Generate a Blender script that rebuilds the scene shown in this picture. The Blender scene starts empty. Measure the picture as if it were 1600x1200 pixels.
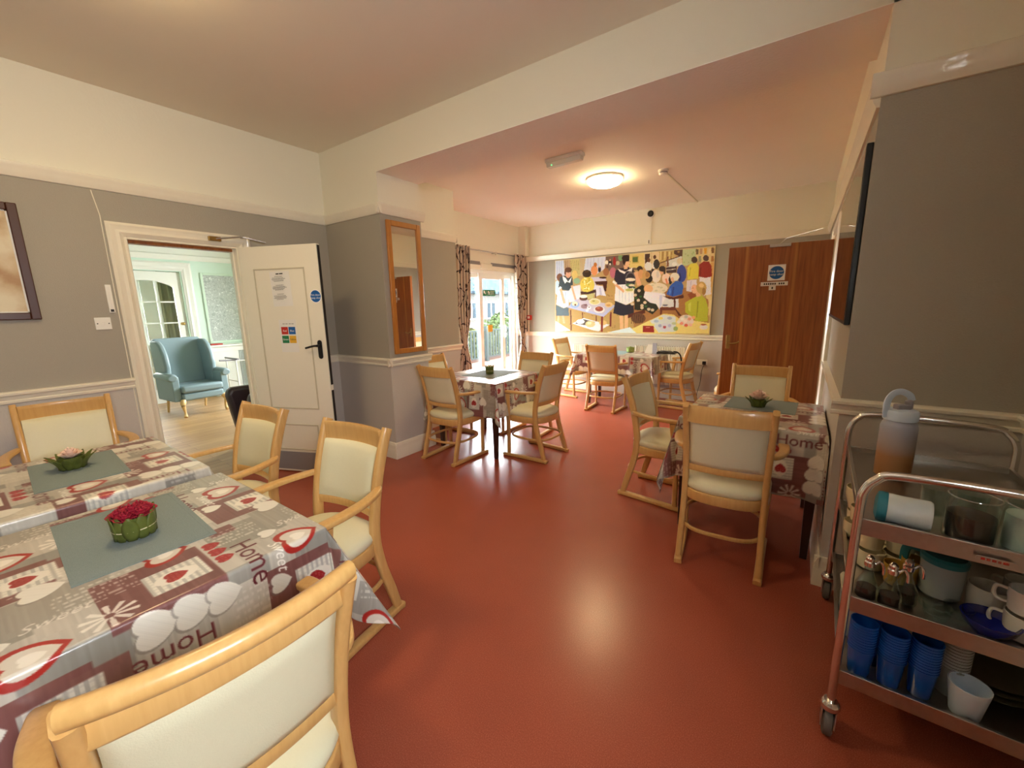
import bpy, math, random
import numpy as np
from mathutils import Vector, Matrix
PI = math.pi
SC = bpy.context.scene
COL = SC.collection
random.seed(7)

# ---------------------------------------------------------------- camera
def make_camera():
    yaw, pitch, roll = math.radians(35.3551), math.radians(10.7367), math.radians(-1.1105)
    fw = Vector((-math.sin(yaw) * math.cos(pitch), math.cos(yaw) * math.cos(pitch), -math.sin(pitch)))
    rt = Vector((math.cos(yaw), math.sin(yaw), 0)); up = rt.cross(fw)
    r2 = math.cos(roll) * rt + math.sin(roll) * up
    u2 = -math.sin(roll) * rt + math.cos(roll) * up
    m = Matrix((r2, u2, -fw)).transposed().to_4x4(); m.translation = Vector((0, 0, 1.5))
    cd = bpy.data.cameras.new('camera'); cd.sensor_fit = 'HORIZONTAL'; cd.sensor_width = 36
    cd.lens = 636.5 / 1600 * 36; cd.clip_start = .02; cd.clip_end = 200
    o = bpy.data.objects.new('camera', cd); COL.objects.link(o); o.matrix_world = m
    SC.camera = o
make_camera()

# ---------------------------------------------------------------- colour management, world, daylight
SC.view_settings.view_transform = 'Standard'; SC.view_settings.look = 'None'
SC.view_settings.gamma = 1; SC.view_settings.use_curve_mapping = False
SC.view_settings.exposure = 0.85
SC.cycles.use_denoising = True
SC.cycles.max_bounces = 10; SC.cycles.diffuse_bounces = 6; SC.cycles.transparent_max_bounces = 16
SC.cycles.caustics_reflective = False; SC.cycles.caustics_refractive = False
SC.cycles.sample_clamp_indirect = 25

wd = bpy.data.worlds.new('sky'); SC.world = wd; wd.use_nodes = True
nt = wd.node_tree; nt.nodes.clear()
wo = nt.nodes.new('ShaderNodeOutputWorld'); bg = nt.nodes.new('ShaderNodeBackground')
tc = nt.nodes.new('ShaderNodeTexCoord'); sx = nt.nodes.new('ShaderNodeSeparateXYZ'); cr = nt.nodes.new('ShaderNodeValToRGB')
nt.links.new(tc.outputs['Generated'], sx.inputs[0]); nt.links.new(sx.outputs['Z'], cr.inputs[0])
cr.color_ramp.elements[0].position = 0.0; cr.color_ramp.elements[0].color = (.97, .985, 1, 1)
cr.color_ramp.elements[1].position = .7; cr.color_ramp.elements[1].color = (.84, .92, 1, 1)
nt.links.new(cr.outputs[0], bg.inputs[0]); nt.links.new(bg.outputs[0], wo.inputs[0])
bg.inputs[1].default_value = 33.0

def portal(name, loc, rot, sx_, sy_):      # light portals only steer sampling of the sky through the openings; they give no light themselves
    l = bpy.data.lights.new(name, 'AREA'); l.shape = 'RECTANGLE'; l.size = sx_; l.size_y = sy_
    l.cycles.is_portal = True
    o = bpy.data.objects.new(name, l); COL.objects.link(o); o.location = loc; o.rotation_euler = rot
# area lights point along local -Z
portal('patio_portal', (-4.66, 5.78, 1.05), (0, -PI / 2, 0), 2.1, 1.45)
portal('window_portal', (1.02, -.1, 1.87), (0, PI / 2, 0), .8, 1.0)
portal('lounge_portal', (-6.6, 4.62, 1.5), (-PI / 2, 0, 0), 1.3, 1.5)

# ---------------------------------------------------------------- helpers
def srgb(r, g=None, b=None):
    if g is None: r, g, b = r
    f = lambda c: (c / 12.92 if c <= .04045 else ((c + .055) / 1.055) ** 2.4)
    return (f(r / 255), f(g / 255), f(b / 255), 1)

def mat(name, col, rough=.5, metal=0, spec=.5, coat=0, emit=None, es=1, noise=None, bump=None, trans=0, ior=1.45, alpha=1, sheen=0):
    """Principled material; noise=(scale, amount, colour2[, stretch]) mottles the colour, bump=(scale, strength[, stretch])."""
    m = bpy.data.materials.new(name); m.use_nodes = True
    t = m.node_tree; b = t.nodes['Principled BSDF']
    if len(col) == 3: col = srgb(*col)
    b.inputs['Base Color'].default_value = col
    b.inputs['Roughness'].default_value = rough; b.inputs['Metallic'].default_value = metal
    b.inputs['Specular IOR Level'].default_value = spec; b.inputs['Coat Weight'].default_value = coat
    b.inputs['Transmission Weight'].default_value = trans; b.inputs['IOR'].default_value = ior
    b.inputs['Alpha'].default_value = alpha; b.inputs['Sheen Weight'].default_value = sheen
    if emit:
        b.inputs['Emission Color'].default_value = srgb(*emit); b.inputs['Emission Strength'].default_value = es
    def coords(stretch):
        c = t.nodes.new('ShaderNodeTexCoord'); mp = t.nodes.new('ShaderNodeMapping')
        mp.inputs['Scale'].default_value = stretch or (1, 1, 1)
        t.links.new(c.outputs['Object'], mp.inputs[0]); return mp
    if noise:
        mp = coords(noise[3] if len(noise) > 3 else None)
        n = t.nodes.new('ShaderNodeTexNoise'); n.inputs['Scale'].default_value = noise[0]; n.inputs['Detail'].default_value = 5
        mx = t.nodes.new('ShaderNodeMix'); mx.data_type = 'RGBA'
        rp = t.nodes.new('ShaderNodeMapRange'); rp.inputs['From Min'].default_value = .3; rp.inputs['From Max'].default_value = .7
        rp.inputs['To Max'].default_value = noise[1]
        t.links.new(mp.outputs[0], n.inputs['Vector']); t.links.new(n.outputs['Fac'], rp.inputs[0]); t.links.new(rp.outputs[0], mx.inputs[0])
        mx.inputs[6].default_value = col; c2 = noise[2]; mx.inputs[7].default_value = srgb(*c2) if len(c2) == 3 else c2
        t.links.new(mx.outputs[2], b.inputs['Base Color'])
    if bump:
        mp = coords(bump[2] if len(bump) > 2 else None)
        n = t.nodes.new('ShaderNodeTexNoise'); n.inputs['Scale'].default_value = bump[0]; n.inputs['Detail'].default_value = 3
        bm = t.nodes.new('ShaderNodeBump'); bm.inputs['Strength'].default_value = bump[1]; bm.inputs['Distance'].default_value = .004
        t.links.new(mp.outputs[0], n.inputs['Vector']); t.links.new(n.outputs['Fac'], bm.inputs['Height']); t.links.new(bm.outputs[0], b.inputs['Normal'])
    return m

def glass_mat(name, tint=(1, 1, 1, 1), mixf=.12, rough=.02):
    """thin glazing: mostly transparent with a mirror-like gloss, so daylight passes it"""
    m = bpy.data.materials.new(name); m.use_nodes = True; t = m.node_tree; t.nodes.clear()
    o = t.nodes.new('ShaderNodeOutputMaterial'); tr = t.nodes.new('ShaderNodeBsdfTransparent'); g = t.nodes.new('ShaderNodeBsdfGlossy')
    fr = t.nodes.new('ShaderNodeLayerWeight'); pw = t.nodes.new('ShaderNodeMath'); pw.operation = 'POWER'; pw.inputs[1].default_value = 4
    ma = t.nodes.new('ShaderNodeMath'); ma.operation = 'MULTIPLY_ADD'; ma.inputs[1].default_value = .75; ma.inputs[2].default_value = mixf
    ms = t.nodes.new('ShaderNodeMixShader'); tr.inputs[0].default_value = tint; g.inputs['Roughness'].default_value = rough
    t.links.new(fr.outputs['Facing'], pw.inputs[0]); t.links.new(pw.outputs[0], ma.inputs[0]); t.links.new(ma.outputs[0], ms.inputs[0]); t.links.new(tr.outputs[0], ms.inputs[1]); t.links.new(g.outputs[0], ms.inputs[2])
    t.links.new(ms.outputs[0], o.inputs[0]); return m

def attr_mat(name, rough=.4, coat=0, bump=None):
    m = mat(name, (200, 200, 200), rough, coat=coat, bump=bump); t = m.node_tree
    a = t.nodes.new('ShaderNodeAttribute'); a.attribute_name = 'print'
    t.links.new(a.outputs['Color'], t.nodes['Principled BSDF'].inputs['Base Color']); return m

class MB:
    """collects shapes and links them as ONE mesh object"""
    def __init__(s): s.v = []; s.f = []; s.m = []
    def add(s, vs, fs, m=0, M=None):
        n = len(s.v)
        s.v += [tuple(M @ Vector(v)) for v in vs] if M is not None else [tuple(v) for v in vs]
        s.f += [tuple(i + n for i in f) for f in fs]; s.m += [m] * len(fs); return s
    def box(s, x0, x1, y0, y1, z0, z1, m=0, M=None):
        vs = [(x, y, z) for z in (z0, z1) for y in (y0, y1) for x in (x0, x1)]
        return s.add(vs, [(0, 2, 3, 1), (4, 5, 7, 6), (0, 1, 5, 4), (2, 6, 7, 3), (0, 4, 6, 2), (1, 3, 7, 5)], m, M)
    def sweep(s, path, sec, up=(0, 0, 1), m=0, closed=False, scale=None, M=None, caps=True):
        """section (2D list: side, up) carried along a 3D path"""
        P = [Vector(p) for p in path]; n = len(P); k = len(sec); vs = []
        up = Vector(up)
        for i, p in enumerate(P):
            if closed: t = P[(i + 1) % n] - P[i - 1]
            else: t = P[min(i + 1, n - 1)] - P[max(i - 1, 0)]
            t.normalize(); sd = t.cross(up)
            if sd.length < 1e-4: sd = t.cross(Vector((1, 0, 0)))
            sd.normalize(); u = sd.cross(t)
            sc = scale[i] if scale else 1
            sa, sb = sc if isinstance(sc, tuple) else (sc, sc)
            vs += [p + sd * a * sa + u * b * sb for a, b in sec]
        fs = []
        for i in range(n if closed else n - 1):
            j = (i + 1) % n
            for q in range(k):
                r = (q + 1) % k; fs.append((i * k + q, i * k + r, j * k + r, j * k + q))
        if not closed and caps: fs += [tuple(range(k))[::-1], tuple(range((n - 1) * k, n * k))]
        return s.add(vs, fs, m, M)
    def tube(s, path, r, n=10, m=0, closed=False, M=None, up=(0, 0, 1)):
        sc = r if isinstance(r, (list, tuple)) else None; rr = 1 if sc else r
        return s.sweep(path, [(rr * math.cos(2 * PI * i / n), rr * math.sin(2 * PI * i / n)) for i in range(n)], up, m, closed, list(sc) if sc else None, M)
    def bar(s, path, w, t, up=(0, 0, 1), m=0, closed=False, scale=None, M=None, r=.3):
        return s.sweep(path, rrect(w, t, min(w, t) * r), up, m, closed, scale, M)
    def lathe(s, prof, n=20, c=(0, 0, 0), m=0, M=None, caps=True):
        vs = []; fs = []
        for r, z in prof: vs += [(c[0] + r * math.cos(2 * PI * i / n), c[1] + r * math.sin(2 * PI * i / n), c[2] + z) for i in range(n)]
        for j in range(len(prof) - 1):
            for i in range(n):
                k = (i + 1) % n; fs.append((j * n + i, j * n + k, (j + 1) * n + k, (j + 1) * n + i))
        if caps:
            if prof[0][0] > 1e-5: fs.append(tuple(range(n))[::-1])
            if prof[-1][0] > 1e-5: fs.append(tuple(range((len(prof) - 1) * n, len(prof) * n)))
        return s.add(vs, fs, m, M)
    def prism(s, poly, z0, z1, m=0, M=None):
        k = len(poly); vs = [(x, y, z0) for x, y in poly] + [(x, y, z1) for x, y in poly]
        return s.add(vs, [tuple(range(k))[::-1], tuple(range(k, 2 * k))] + [(i, (i + 1) % k, (i + 1) % k + k, i + k) for i in range(k)], m, M)
    def grid(s, fn, nu, nv, m=0, M=None, wrapu=False):
        vs = [fn(i / (nu if wrapu else nu - 1), j / (nv - 1)) for j in range(nv) for i in range(nu)]; fs = []
        for j in range(nv - 1):
            for i in range(nu if wrapu else nu - 1):
                k = (i + 1) % nu; fs.append((j * nu + i, j * nu + k, (j + 1) * nu + k, (j + 1) * nu + i))
        return s.add(vs, fs, m, M)
    def ball(s, c, rx, ry, rz, n=14, k=8, m=0, M=None):
        vs = [(c[0], c[1], c[2] - rz)]
        for j in range(1, k):
            a = -PI / 2 + PI * j / k
            vs += [(c[0] + rx * math.cos(a) * math.cos(2 * PI * i / n), c[1] + ry * math.cos(a) * math.sin(2 * PI * i / n), c[2] + rz * math.sin(a)) for i in range(n)]
        vs.append((c[0], c[1], c[2] + rz)); fs = []
        for i in range(n):
            q = (i + 1) % n; fs.append((0, 1 + q, 1 + i)); fs.append((len(vs) - 1, 1 + (k - 2) * n + i, 1 + (k - 2) * n + q))
            for j in range(k - 2): fs.append((1 + j * n + i, 1 + j * n + q, 1 + (j + 1) * n + q, 1 + (j + 1) * n + i))
        return s.add(vs, fs, m, M)
    def build(s, name, mats, parent=None, smooth=True, bevel=0, subsurf=0, angle=35, loc=None, rotz=None, seg=2):
        me = bpy.data.meshes.new(name); me.from_pydata(s.v, [], s.f)
        if not isinstance(mats, (list, tuple)): mats = [mats]
        for q in mats: me.materials.append(q)
        if any(s.m): me.polygons.foreach_set('material_index', s.m)
        me.validate(); me.update()
        if smooth:
            me.polygons.foreach_set('use_smooth', [True] * len(me.polygons))
            if not subsurf: me.set_sharp_from_angle(angle=math.radians(angle))
        o = bpy.data.objects.new(name, me); COL.objects.link(o)
        if bevel:
            b = o.modifiers.new('bevel', 'BEVEL'); b.width = bevel; b.segments = seg; b.limit_method = 'ANGLE'; b.angle_limit = math.radians(30)
        if subsurf:
            b = o.modifiers.new('subd', 'SUBSURF'); b.levels = subsurf; b.render_levels = subsurf
        if parent: o.parent = parent
        if loc is not None: o.location = loc
        if rotz is not None: o.rotation_euler.z = rotz
        return o

def rrect(w, t, r):
    a, b = w / 2, t / 2; out = []
    for cx, cy, a0 in ((a - r, b - r, 0), (-a + r, b - r, PI / 2), (-a + r, -b + r, PI), (a - r, -b + r, 1.5 * PI)):
        for k in range(3): out.append((cx + r * math.cos(a0 + k * PI / 4), cy + r * math.sin(a0 + k * PI / 4)))
    return out

def smooth_path(pts, n=6):
    """Catmull-Rom through the points"""
    P = [Vector(p) for p in pts]; P = [2 * P[0] - P[1]] + P + [2 * P[-1] - P[-2]]; out = []
    for i in range(1, len(P) - 2):
        for k in range(n):
            t = k / n; a, b, c, d = P[i - 1], P[i], P[i + 1], P[i + 2]
            out.append(.5 * ((2 * b) + (c - a) * t + (2 * a - 5 * b + 4 * c - d) * t * t + (3 * b - a - 3 * c + d) * t ** 3))
    out.append(P[-2]); return out

def tag(o, label=None, cat=None, group=None, kind=None):
    if label: o['label'] = label
    if cat: o['category'] = cat
    if group: o['group'] = group
    if kind: o['kind'] = kind
    return o
def thing(name, label, cat, loc=(0, 0, 0), rotz=0, group=None):
    o = bpy.data.objects.new(name, None); COL.objects.link(o); o.empty_display_size = .1
    o.location = loc; o.rotation_euler = (0, 0, rotz); return tag(o, label, cat, group)
def struct(o): o['kind'] = 'structure'; return o
def copy_tree(o, parent=None):
    c = o.copy(); COL.objects.link(c)
    if parent: c.parent = parent
    for ch in [x for x in bpy.data.objects if x.parent == o]: copy_tree(ch, c)
    return c

_font_cache = {}
def text_mesh(s, size=1.0, shear=0, align='CENTER'):
    """triangulated outline of a word, centred, as (verts2d, tris)"""
    key = (s, shear, align)
    if key not in _font_cache:
        c = bpy.data.curves.new('lettering', 'FONT'); c.body = s; c.size = 1; c.shear = shear; c.align_x = align; c.align_y = 'CENTER'; c.resolution_u = 3
        o = bpy.data.objects.new('lettering', c); COL.objects.link(o)
        bpy.context.view_layer.update()
        ev = o.evaluated_get(bpy.context.evaluated_depsgraph_get()); me = ev.to_mesh(); me.calc_loop_triangles()
        vs = [(v.co.x, v.co.y) for v in me.vertices]; ts = [tuple(t.vertices) for t in me.loop_triangles]
        ev.to_mesh_clear(); bpy.data.objects.remove(o); bpy.data.curves.remove(c)
        _font_cache[key] = (vs, ts)
    vs, ts = _font_cache[key]
    return [(x * size, y * size) for x, y in vs], ts
def put_text(mb, s, size, M, m=1, shear=0, align='CENTER'):
    """flat lettering laid on a plate: M maps the text plane (x right, y up, z out)"""
    vs, ts = text_mesh(s, size, shear, align)
    mb.add([(x, y, 0) for x, y in vs], ts, m, M)
def frame_M(origin, xdir, ydir):
    x = Vector(xdir).normalized(); y = Vector(ydir).normalized(); z = x.cross(y)
    m = Matrix((x, y, z)).transposed().to_4x4(); m.translation = Vector(origin); return m

# ---------------------------------------------------------------- materials
M_CEIL = mat('ceiling paint', (234, 226, 208), .85, bump=(14, .25), noise=(2.2, .25, (226, 217, 198)))
M_CEIL2 = mat('far ceiling paint', (244, 238, 228), .8, bump=(60, .5), noise=(1.5, .3, (238, 230, 220)))
M_WHITE = mat('white wall paint', (232, 228, 210), .7, bump=(45, .25))
M_GREY = mat('grey wallpaper', (166, 160, 147), .75, noise=(180, .3, (156, 150, 137)), bump=(160, .3))
M_LOWER = mat('pale lower wall', (196, 190, 182), .7, noise=(60, .25, (188, 182, 174)), bump=(120, .3))
M_TRIM = mat('cream gloss paint', (236, 230, 212), .28, coat=.3, noise=(25, .15, (224, 214, 190), (1, 1, .3)))
M_DOORW = mat('white door paint', (234, 229, 212), .4, noise=(30, .1, (226, 219, 200)))
M_KICK = mat('grey kick plate', (138, 134, 138), .45, noise=(40, .2, (124, 120, 124)))
M_DARK = mat('dark gap', (30, 24, 20), .8)
M_BLACK = mat('black plastic', (18, 18, 20), .35)
M_CHROME = mat('polished steel', (225, 222, 218), .16, metal=1)
M_STEEL = mat('brushed steel', (190, 186, 180), .32, metal=1, noise=(60, .3, (160, 156, 150), (1, 12, 1)))
M_BRASS = mat('brass', (180, 150, 90), .3, metal=1)
M_WOOD = mat('beech chair wood', (212, 168, 104), .32, coat=.25, noise=(9, .55, (194, 147, 82), (9, 9, 1)))
M_UPH = mat('cream green vinyl upholstery', (222, 217, 184), .45, noise=(90, .15, (212, 206, 172)), bump=(300, .15))
M_TABLE = mat('dark table wood', (52, 30, 24), .3, coat=.2)
M_OAK = mat('oak mirror frame', (186, 122, 52), .35, coat=.2, noise=(12, .6, (160, 98, 36), (8, 8, 1)))
M_MIRROR = mat('mirror glass', (245, 245, 245), .015, metal=1)
M_MAT = mat('grey green woven placemat', (132, 145, 143), .8, noise=(120, .6, (110, 124, 122), (1, 8, 1)), bump=(400, .4))
M_SLEEVE = mat('sheer blue mat', (150, 180, 190), .5)
M_LEAF = mat('artificial leaf green', (96, 104, 40), .5, noise=(30, .5, (60, 70, 24)))
M_LEAFL = mat('light leaf green', (150, 168, 90), .5)
M_RED = mat('deep red petals', (164, 24, 48), .6, noise=(40, .6, (120, 10, 30)))
M_PINK = mat('pale pink petals', (232, 206, 186), .6, noise=(40, .5, (214, 170, 152)))
M_CREAMP = mat('cream petals', (222, 212, 180), .6)
M_GLASS = glass_mat('window glass', (1, 1, 1, 1), .03)
M_CLEAR = glass_mat('clear plastic', (.9, .95, .96, 1), .3, .1)
M_JAR = glass_mat('jar glass', (.9, .96, .95, 1), .045, .03)
M_PVC = mat('white upvc', (240, 243, 240), .3)
M_PAPER = mat('white paper', (232, 230, 224), .8)
M_BLUE = mat('sign blue', (20, 92, 166), .5)
M_INK = mat('black ink', (50, 48, 48), .7)
M_WHT = mat('white lettering', (245, 245, 245), .6)
M_GREEN = mat('sign green', (20, 120, 72), .5)
M_LAMP = mat('lit diffuser', (255, 250, 235), .4, emit=(255, 226, 170), es=40.0)
M_LAMPN = mat('lit diffuser near', (255, 250, 235), .4, emit=(255, 224, 164), es=31.0)
M_PLASTIC = mat('white plastic', (236, 234, 226), .35)
M_TV = mat('television screen', (16, 15, 17), .03, spec=.8)
M_FRAMEB = mat('dark brown frame', (70, 34, 18), .35, coat=.3)
M_REDBOX = mat('red plastic', (190, 40, 30), .4)
M_RAD = mat('radiator enamel', (232, 228, 212), .35)
M_MUG = mat('cream glazed china', (226, 216, 182), .25, coat=.4)
M_MUGW = mat('white glazed china', (226, 222, 212), .25, coat=.4)
M_AMBER = mat('amber plastic', (206, 160, 70), .25, trans=.3)
M_TEAL = mat('teal plastic', (40, 112, 124), .4)
M_BLUEP = mat('blue clear plastic', (20, 96, 196), .18, trans=.35, coat=.3)
M_CLRP = mat('cloudy clear plastic', (196, 204, 204), .25, trans=.35)
M_BLUEC = mat('pale blue plastic', (196, 212, 228), .35)
M_NAVY = mat('navy blue bowl glaze', (20, 30, 120), .25, coat=.3)
M_DISH = mat('olive grey dish glaze', (96, 92, 70), .35)
M_COFFEE = mat('dark coffee', (34, 18, 14), .6, noise=(60, .5, (60, 34, 24)))
M_SUGAR = mat('white contents', (205, 212, 208), .7)
M_TUBLID = mat('cream tub lid', (228, 222, 196), .4)
M_BOTTLE = mat('frosted lilac plastic', (176, 180, 204), .35, trans=.2)
M_RUBBER = mat('grey rubber tyre', (96, 94, 90), .7)
M_WING = mat('duck egg blue vinyl', (128, 148, 150), .42, noise=(40, .2, (118, 138, 142)), coat=.1)
M_LEGL = mat('light beech leg', (216, 180, 120), .35)
M_LEATHER = mat('dark brown leather', (54, 40, 44), .35)
M_MINT = mat('mint green wall', (208, 230, 214), .7)
M_MINTP = mat('mint panel moulding', (206, 228, 208), .5)
M_LWHITE = mat('lounge gloss white', (232, 234, 224), .35)
M_CURT = mat('lounge curtain', (150, 146, 108), .8)
M_TEALC = mat('lounge door curtain', (150, 176, 172), .8)

def mat_ramp(name, build, rough=.5, coat=0):
    m = bpy.data.materials.new(name); m.use_nodes = True; t = m.node_tree
    b = t.nodes['Principled BSDF']; b.inputs['Roughness'].default_value = rough; b.inputs['Coat Weight'].default_value = coat
    build(t, b); return m
def _coord(t, scale=(1, 1, 1), kind='Object'):
    c = t.nodes.new('ShaderNodeTexCoord'); mp = t.nodes.new('ShaderNodeMapping'); mp.inputs['Scale'].default_value = scale
    t.links.new(c.outputs[kind], mp.inputs[0]); return mp.outputs[0]
def _ramp(t, src, stops):
    r = t.nodes.new('ShaderNodeValToRGB'); e = r.color_ramp.elements
    while len(e) < len(stops): e.new(.5)
    for q, (p, c) in zip(e, stops): q.position = p; q.color = srgb(*c)
    t.links.new(src, r.inputs[0]); return r.outputs[0]

def _floor(t, b):            # speckled safety vinyl
    n = t.nodes.new('ShaderNodeTexNoise'); n.inputs['Scale'].default_value = 260; n.inputs['Detail'].default_value = 2
    t.links.new(_coord(t), n.inputs['Vector'])
    n2 = t.nodes.new('ShaderNodeTexNoise'); n2.inputs['Scale'].default_value = 2.2; n2.inputs['Detail'].default_value = 6
    t.links.new(_coord(t), n2.inputs['Vector'])
    c1 = _ramp(t, n.outputs['Fac'], [(.3, (154, 76, 56)), (.55, (171, 87, 65)), (.72, (188, 106, 82))])
    mx = t.nodes.new('ShaderNodeMix'); mx.data_type = 'RGBA'; mx.blend_type = 'MULTIPLY'; mx.inputs[0].default_value = .35
    t.links.new(c1, mx.inputs[6]); t.links.new(_ramp(t, n2.outputs['Fac'], [(.25, (205, 205, 205)), (.75, (255, 255, 255))]), mx.inputs[7])
    t.links.new(mx.outputs[2], b.inputs['Base Color'])
    b.inputs['Roughness'].default_value = .27
    b.inputs['Specular IOR Level'].default_value = .4
M_FLOOR = mat_ramp('red safety vinyl', _floor)

def _brown(t, b):            # veneer with paler vertical bands
    w = t.nodes.new('ShaderNodeTexNoise'); w.inputs['Scale'].default_value = 5; w.inputs['Detail'].default_value = 6
    t.links.new(_coord(t, (9, 9, .5)), w.inputs['Vector'])
    c = _ramp(t, w.outputs['Fac'], [(.3, (124, 68, 24)), (.5, (150, 86, 34)), (.7, (166, 102, 46))])
    s = t.nodes.new('ShaderNodeSeparateXYZ'); t.links.new(_coord(t), s.inputs[0])
    r = t.nodes.new('ShaderNodeValToRGB'); r.color_ramp.interpolation = 'LINEAR'
    t.links.new(s.outputs['X'], r.inputs[0]); e = r.color_ramp.elements
    st = [(0, 0), (.155, 0), (.165, .6), (.178, .6), (.19, 0), (.575, 0), (.59, .5), (.605, .5), (.615, 0)]
    while len(e) < len(st): e.new(.5)
    for q, (p, v) in zip(e, st): q.position = p; q.color = (v, v, v, 1)
    mx = t.nodes.new('ShaderNodeMix'); mx.data_type = 'RGBA'; t.links.new(r.outputs[0], mx.inputs[0]); t.links.new(c, mx.inputs[6])
    mx.inputs[7].default_value = srgb(196, 136, 62); t.links.new(mx.outputs[2], b.inputs['Base Color'])
M_BROWN = mat_ramp('brown wood veneer', _brown, .35, .15)

def _lam(t, b):
    br = t.nodes.new('ShaderNodeTexBrick'); br.inputs['Scale'].default_value = 1; br.offset = .37
    br.inputs['Brick Width'].default_value = 1.1; br.inputs['Row Height'].default_value = .11; br.inputs['Mortar Size'].default_value = .0015
    br.inputs['Color1'].default_value = srgb(196, 160, 112); br.inputs['Color2'].default_value = srgb(176, 138, 92); br.inputs['Mortar'].default_value = srgb(120, 90, 60)
    mp = t.nodes.new('ShaderNodeMapping'); mp.inputs['Rotation'].default_value = (0, 0, PI / 2); t.links.new(_coord(t), mp.inputs[0])
    t.links.new(mp.outputs[0], br.inputs['Vector'])
    n = t.nodes.new('ShaderNodeTexNoise'); n.inputs['Scale'].default_value = 3; n.inputs['Detail'].default_value = 8; t.links.new(_coord(t, (12, 1, 1)), n.inputs['Vector'])
    mx = t.nodes.new('ShaderNodeMix'); mx.data_type = 'RGBA'; mx.blend_type = 'MULTIPLY'; mx.inputs[0].default_value = .5
    t.links.new(br.outputs['Color'], mx.inputs[6]); t.links.new(_ramp(t, n.outputs['Fac'], [(.3, (180, 160, 140)), (.7, (255, 255, 255))]), mx.inputs[7])
    t.links.new(mx.outputs[2], b.inputs['Base Color'])
M_LAM = mat_ramp('oak laminate planks', _lam, .35)

def _wallp(t, b):
    n = t.nodes.new('ShaderNodeTexVoronoi'); n.inputs['Scale'].default_value = 14; t.links.new(_coord(t), n.inputs['Vector'])
    n2 = t.nodes.new('ShaderNodeTexNoise'); n2.inputs['Scale'].default_value = 16; n2.inputs['Detail'].default_value = 6; n2.inputs['Distortion'].default_value = 2.5; t.links.new(_coord(t), n2.inputs['Vector'])
    t.links.new(_ramp(t, n2.outputs['Fac'], [(.4, (158, 168, 160)), (.5, (196, 204, 198)), (.56, (150, 162, 154)), (.62, (220, 226, 220))]), b.inputs['Base Color'])
M_SILVER = mat_ramp('silver leaf wallpaper', _wallp, .4)

def _curt(t, b):             # cream cloth with dark bare branches
    v = t.nodes.new('ShaderNodeTexVoronoi'); v.feature = 'DISTANCE_TO_EDGE'; v.inputs['Scale'].default_value = 1
    n = t.nodes.new('ShaderNodeTexNoise'); n.inputs['Scale'].default_value = 5; t.links.new(_coord(t), n.inputs['Vector'])
    ad = t.nodes.new('ShaderNodeVectorMath'); ad.operation = 'ADD'; sc = t.nodes.new('ShaderNodeVectorMath'); sc.operation = 'SCALE'; sc.inputs['Scale'].default_value = .7
    t.links.new(n.outputs['Color'], sc.inputs[0]); t.links.new(_coord(t, (5.5, 7.5, 3.6)), ad.inputs[0]); t.links.new(sc.outputs[0], ad.inputs[1])
    t.links.new(ad.outputs[0], v.inputs['Vector'])
    t.links.new(_ramp(t, v.outputs['Distance'], [(.0, (58, 40, 40)), (.03, (62, 44, 44)), (.045, (206, 190, 172)), (1, (212, 198, 180))]), b.inputs['Base Color'])
M_BRANCH = mat_ramp('branch print curtain cloth', _curt, .8)

def _brick(t, b):
    br = t.nodes.new('ShaderNodeTexBrick'); br.inputs['Scale'].default_value = 1; br.inputs['Brick Width'].default_value = .22; br.inputs['Row Height'].default_value = .08; br.inputs['Mortar Size'].default_value = .012
    br.inputs['Color1'].default_value = srgb(66, 44, 38); br.inputs['Color2'].default_value = srgb(58, 38, 33); br.inputs['Mortar'].default_value = srgb(76, 72, 66)
    t.links.new(_coord(t), br.inputs['Vector']); t.links.new(br.outputs['Color'], b.inputs['Base Color'])
M_BRICK = mat_ramp('red brick paving', _brick, .8)

def _roof(t, b):
    br = t.nodes.new('ShaderNodeTexBrick'); br.inputs['Scale'].default_value = 1; br.inputs['Brick Width'].default_value = .35; br.inputs['Row Height'].default_value = .28; br.inputs['Mortar Size'].default_value = .02
    br.inputs['Color1'].default_value = srgb(40, 48, 52); br.inputs['Color2'].default_value = srgb(34, 42, 47); br.inputs['Mortar'].default_value = srgb(24, 30, 34)
    mp = t.nodes.new('ShaderNodeMapping'); mp.inputs['Rotation'].default_value = (0, -PI / 2, -PI / 2)
    t.links.new(_coord(t), br.inputs['Vector']); t.links.new(br.outputs['Color'], b.inputs['Base Color'])
M_ROOF = mat_ramp('slate roof tiles', _roof, .7)
for m_ in (M_ROOF, M_BRICK): m_.node_tree.nodes['Principled BSDF'].inputs['Specular IOR Level'].default_value = 0

def _art(t, b):              # faded sepia print
    n = t.nodes.new('ShaderNodeTexNoise'); n.inputs['Scale'].default_value = 5; n.inputs['Detail'].default_value = 5; t.links.new(_coord(t), n.inputs['Vector'])
    t.links.new(_ramp(t, n.outputs['Fac'], [(.35, (176, 140, 96)), (.5, (206, 184, 146)), (.65, (220, 208, 178))]), b.inputs['Base Color'])
M_ART = mat_ramp('sepia print', _art, .5)

# ---------------------------------------------------------------- room shell
XL, Y1, Y1B, X1, X2, Y2, X3, YB, XR, XN = -4.124, 2.535, 3.034, -3.248, -3.745, 4.076, -4.453, 6.685, .19, .79
ZC, ZC2, ZS, ZR, ZR2, ZD = 3.048, 2.944, 2.713, 2.40, 2.36, 1.0
YN = -2.6

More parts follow.
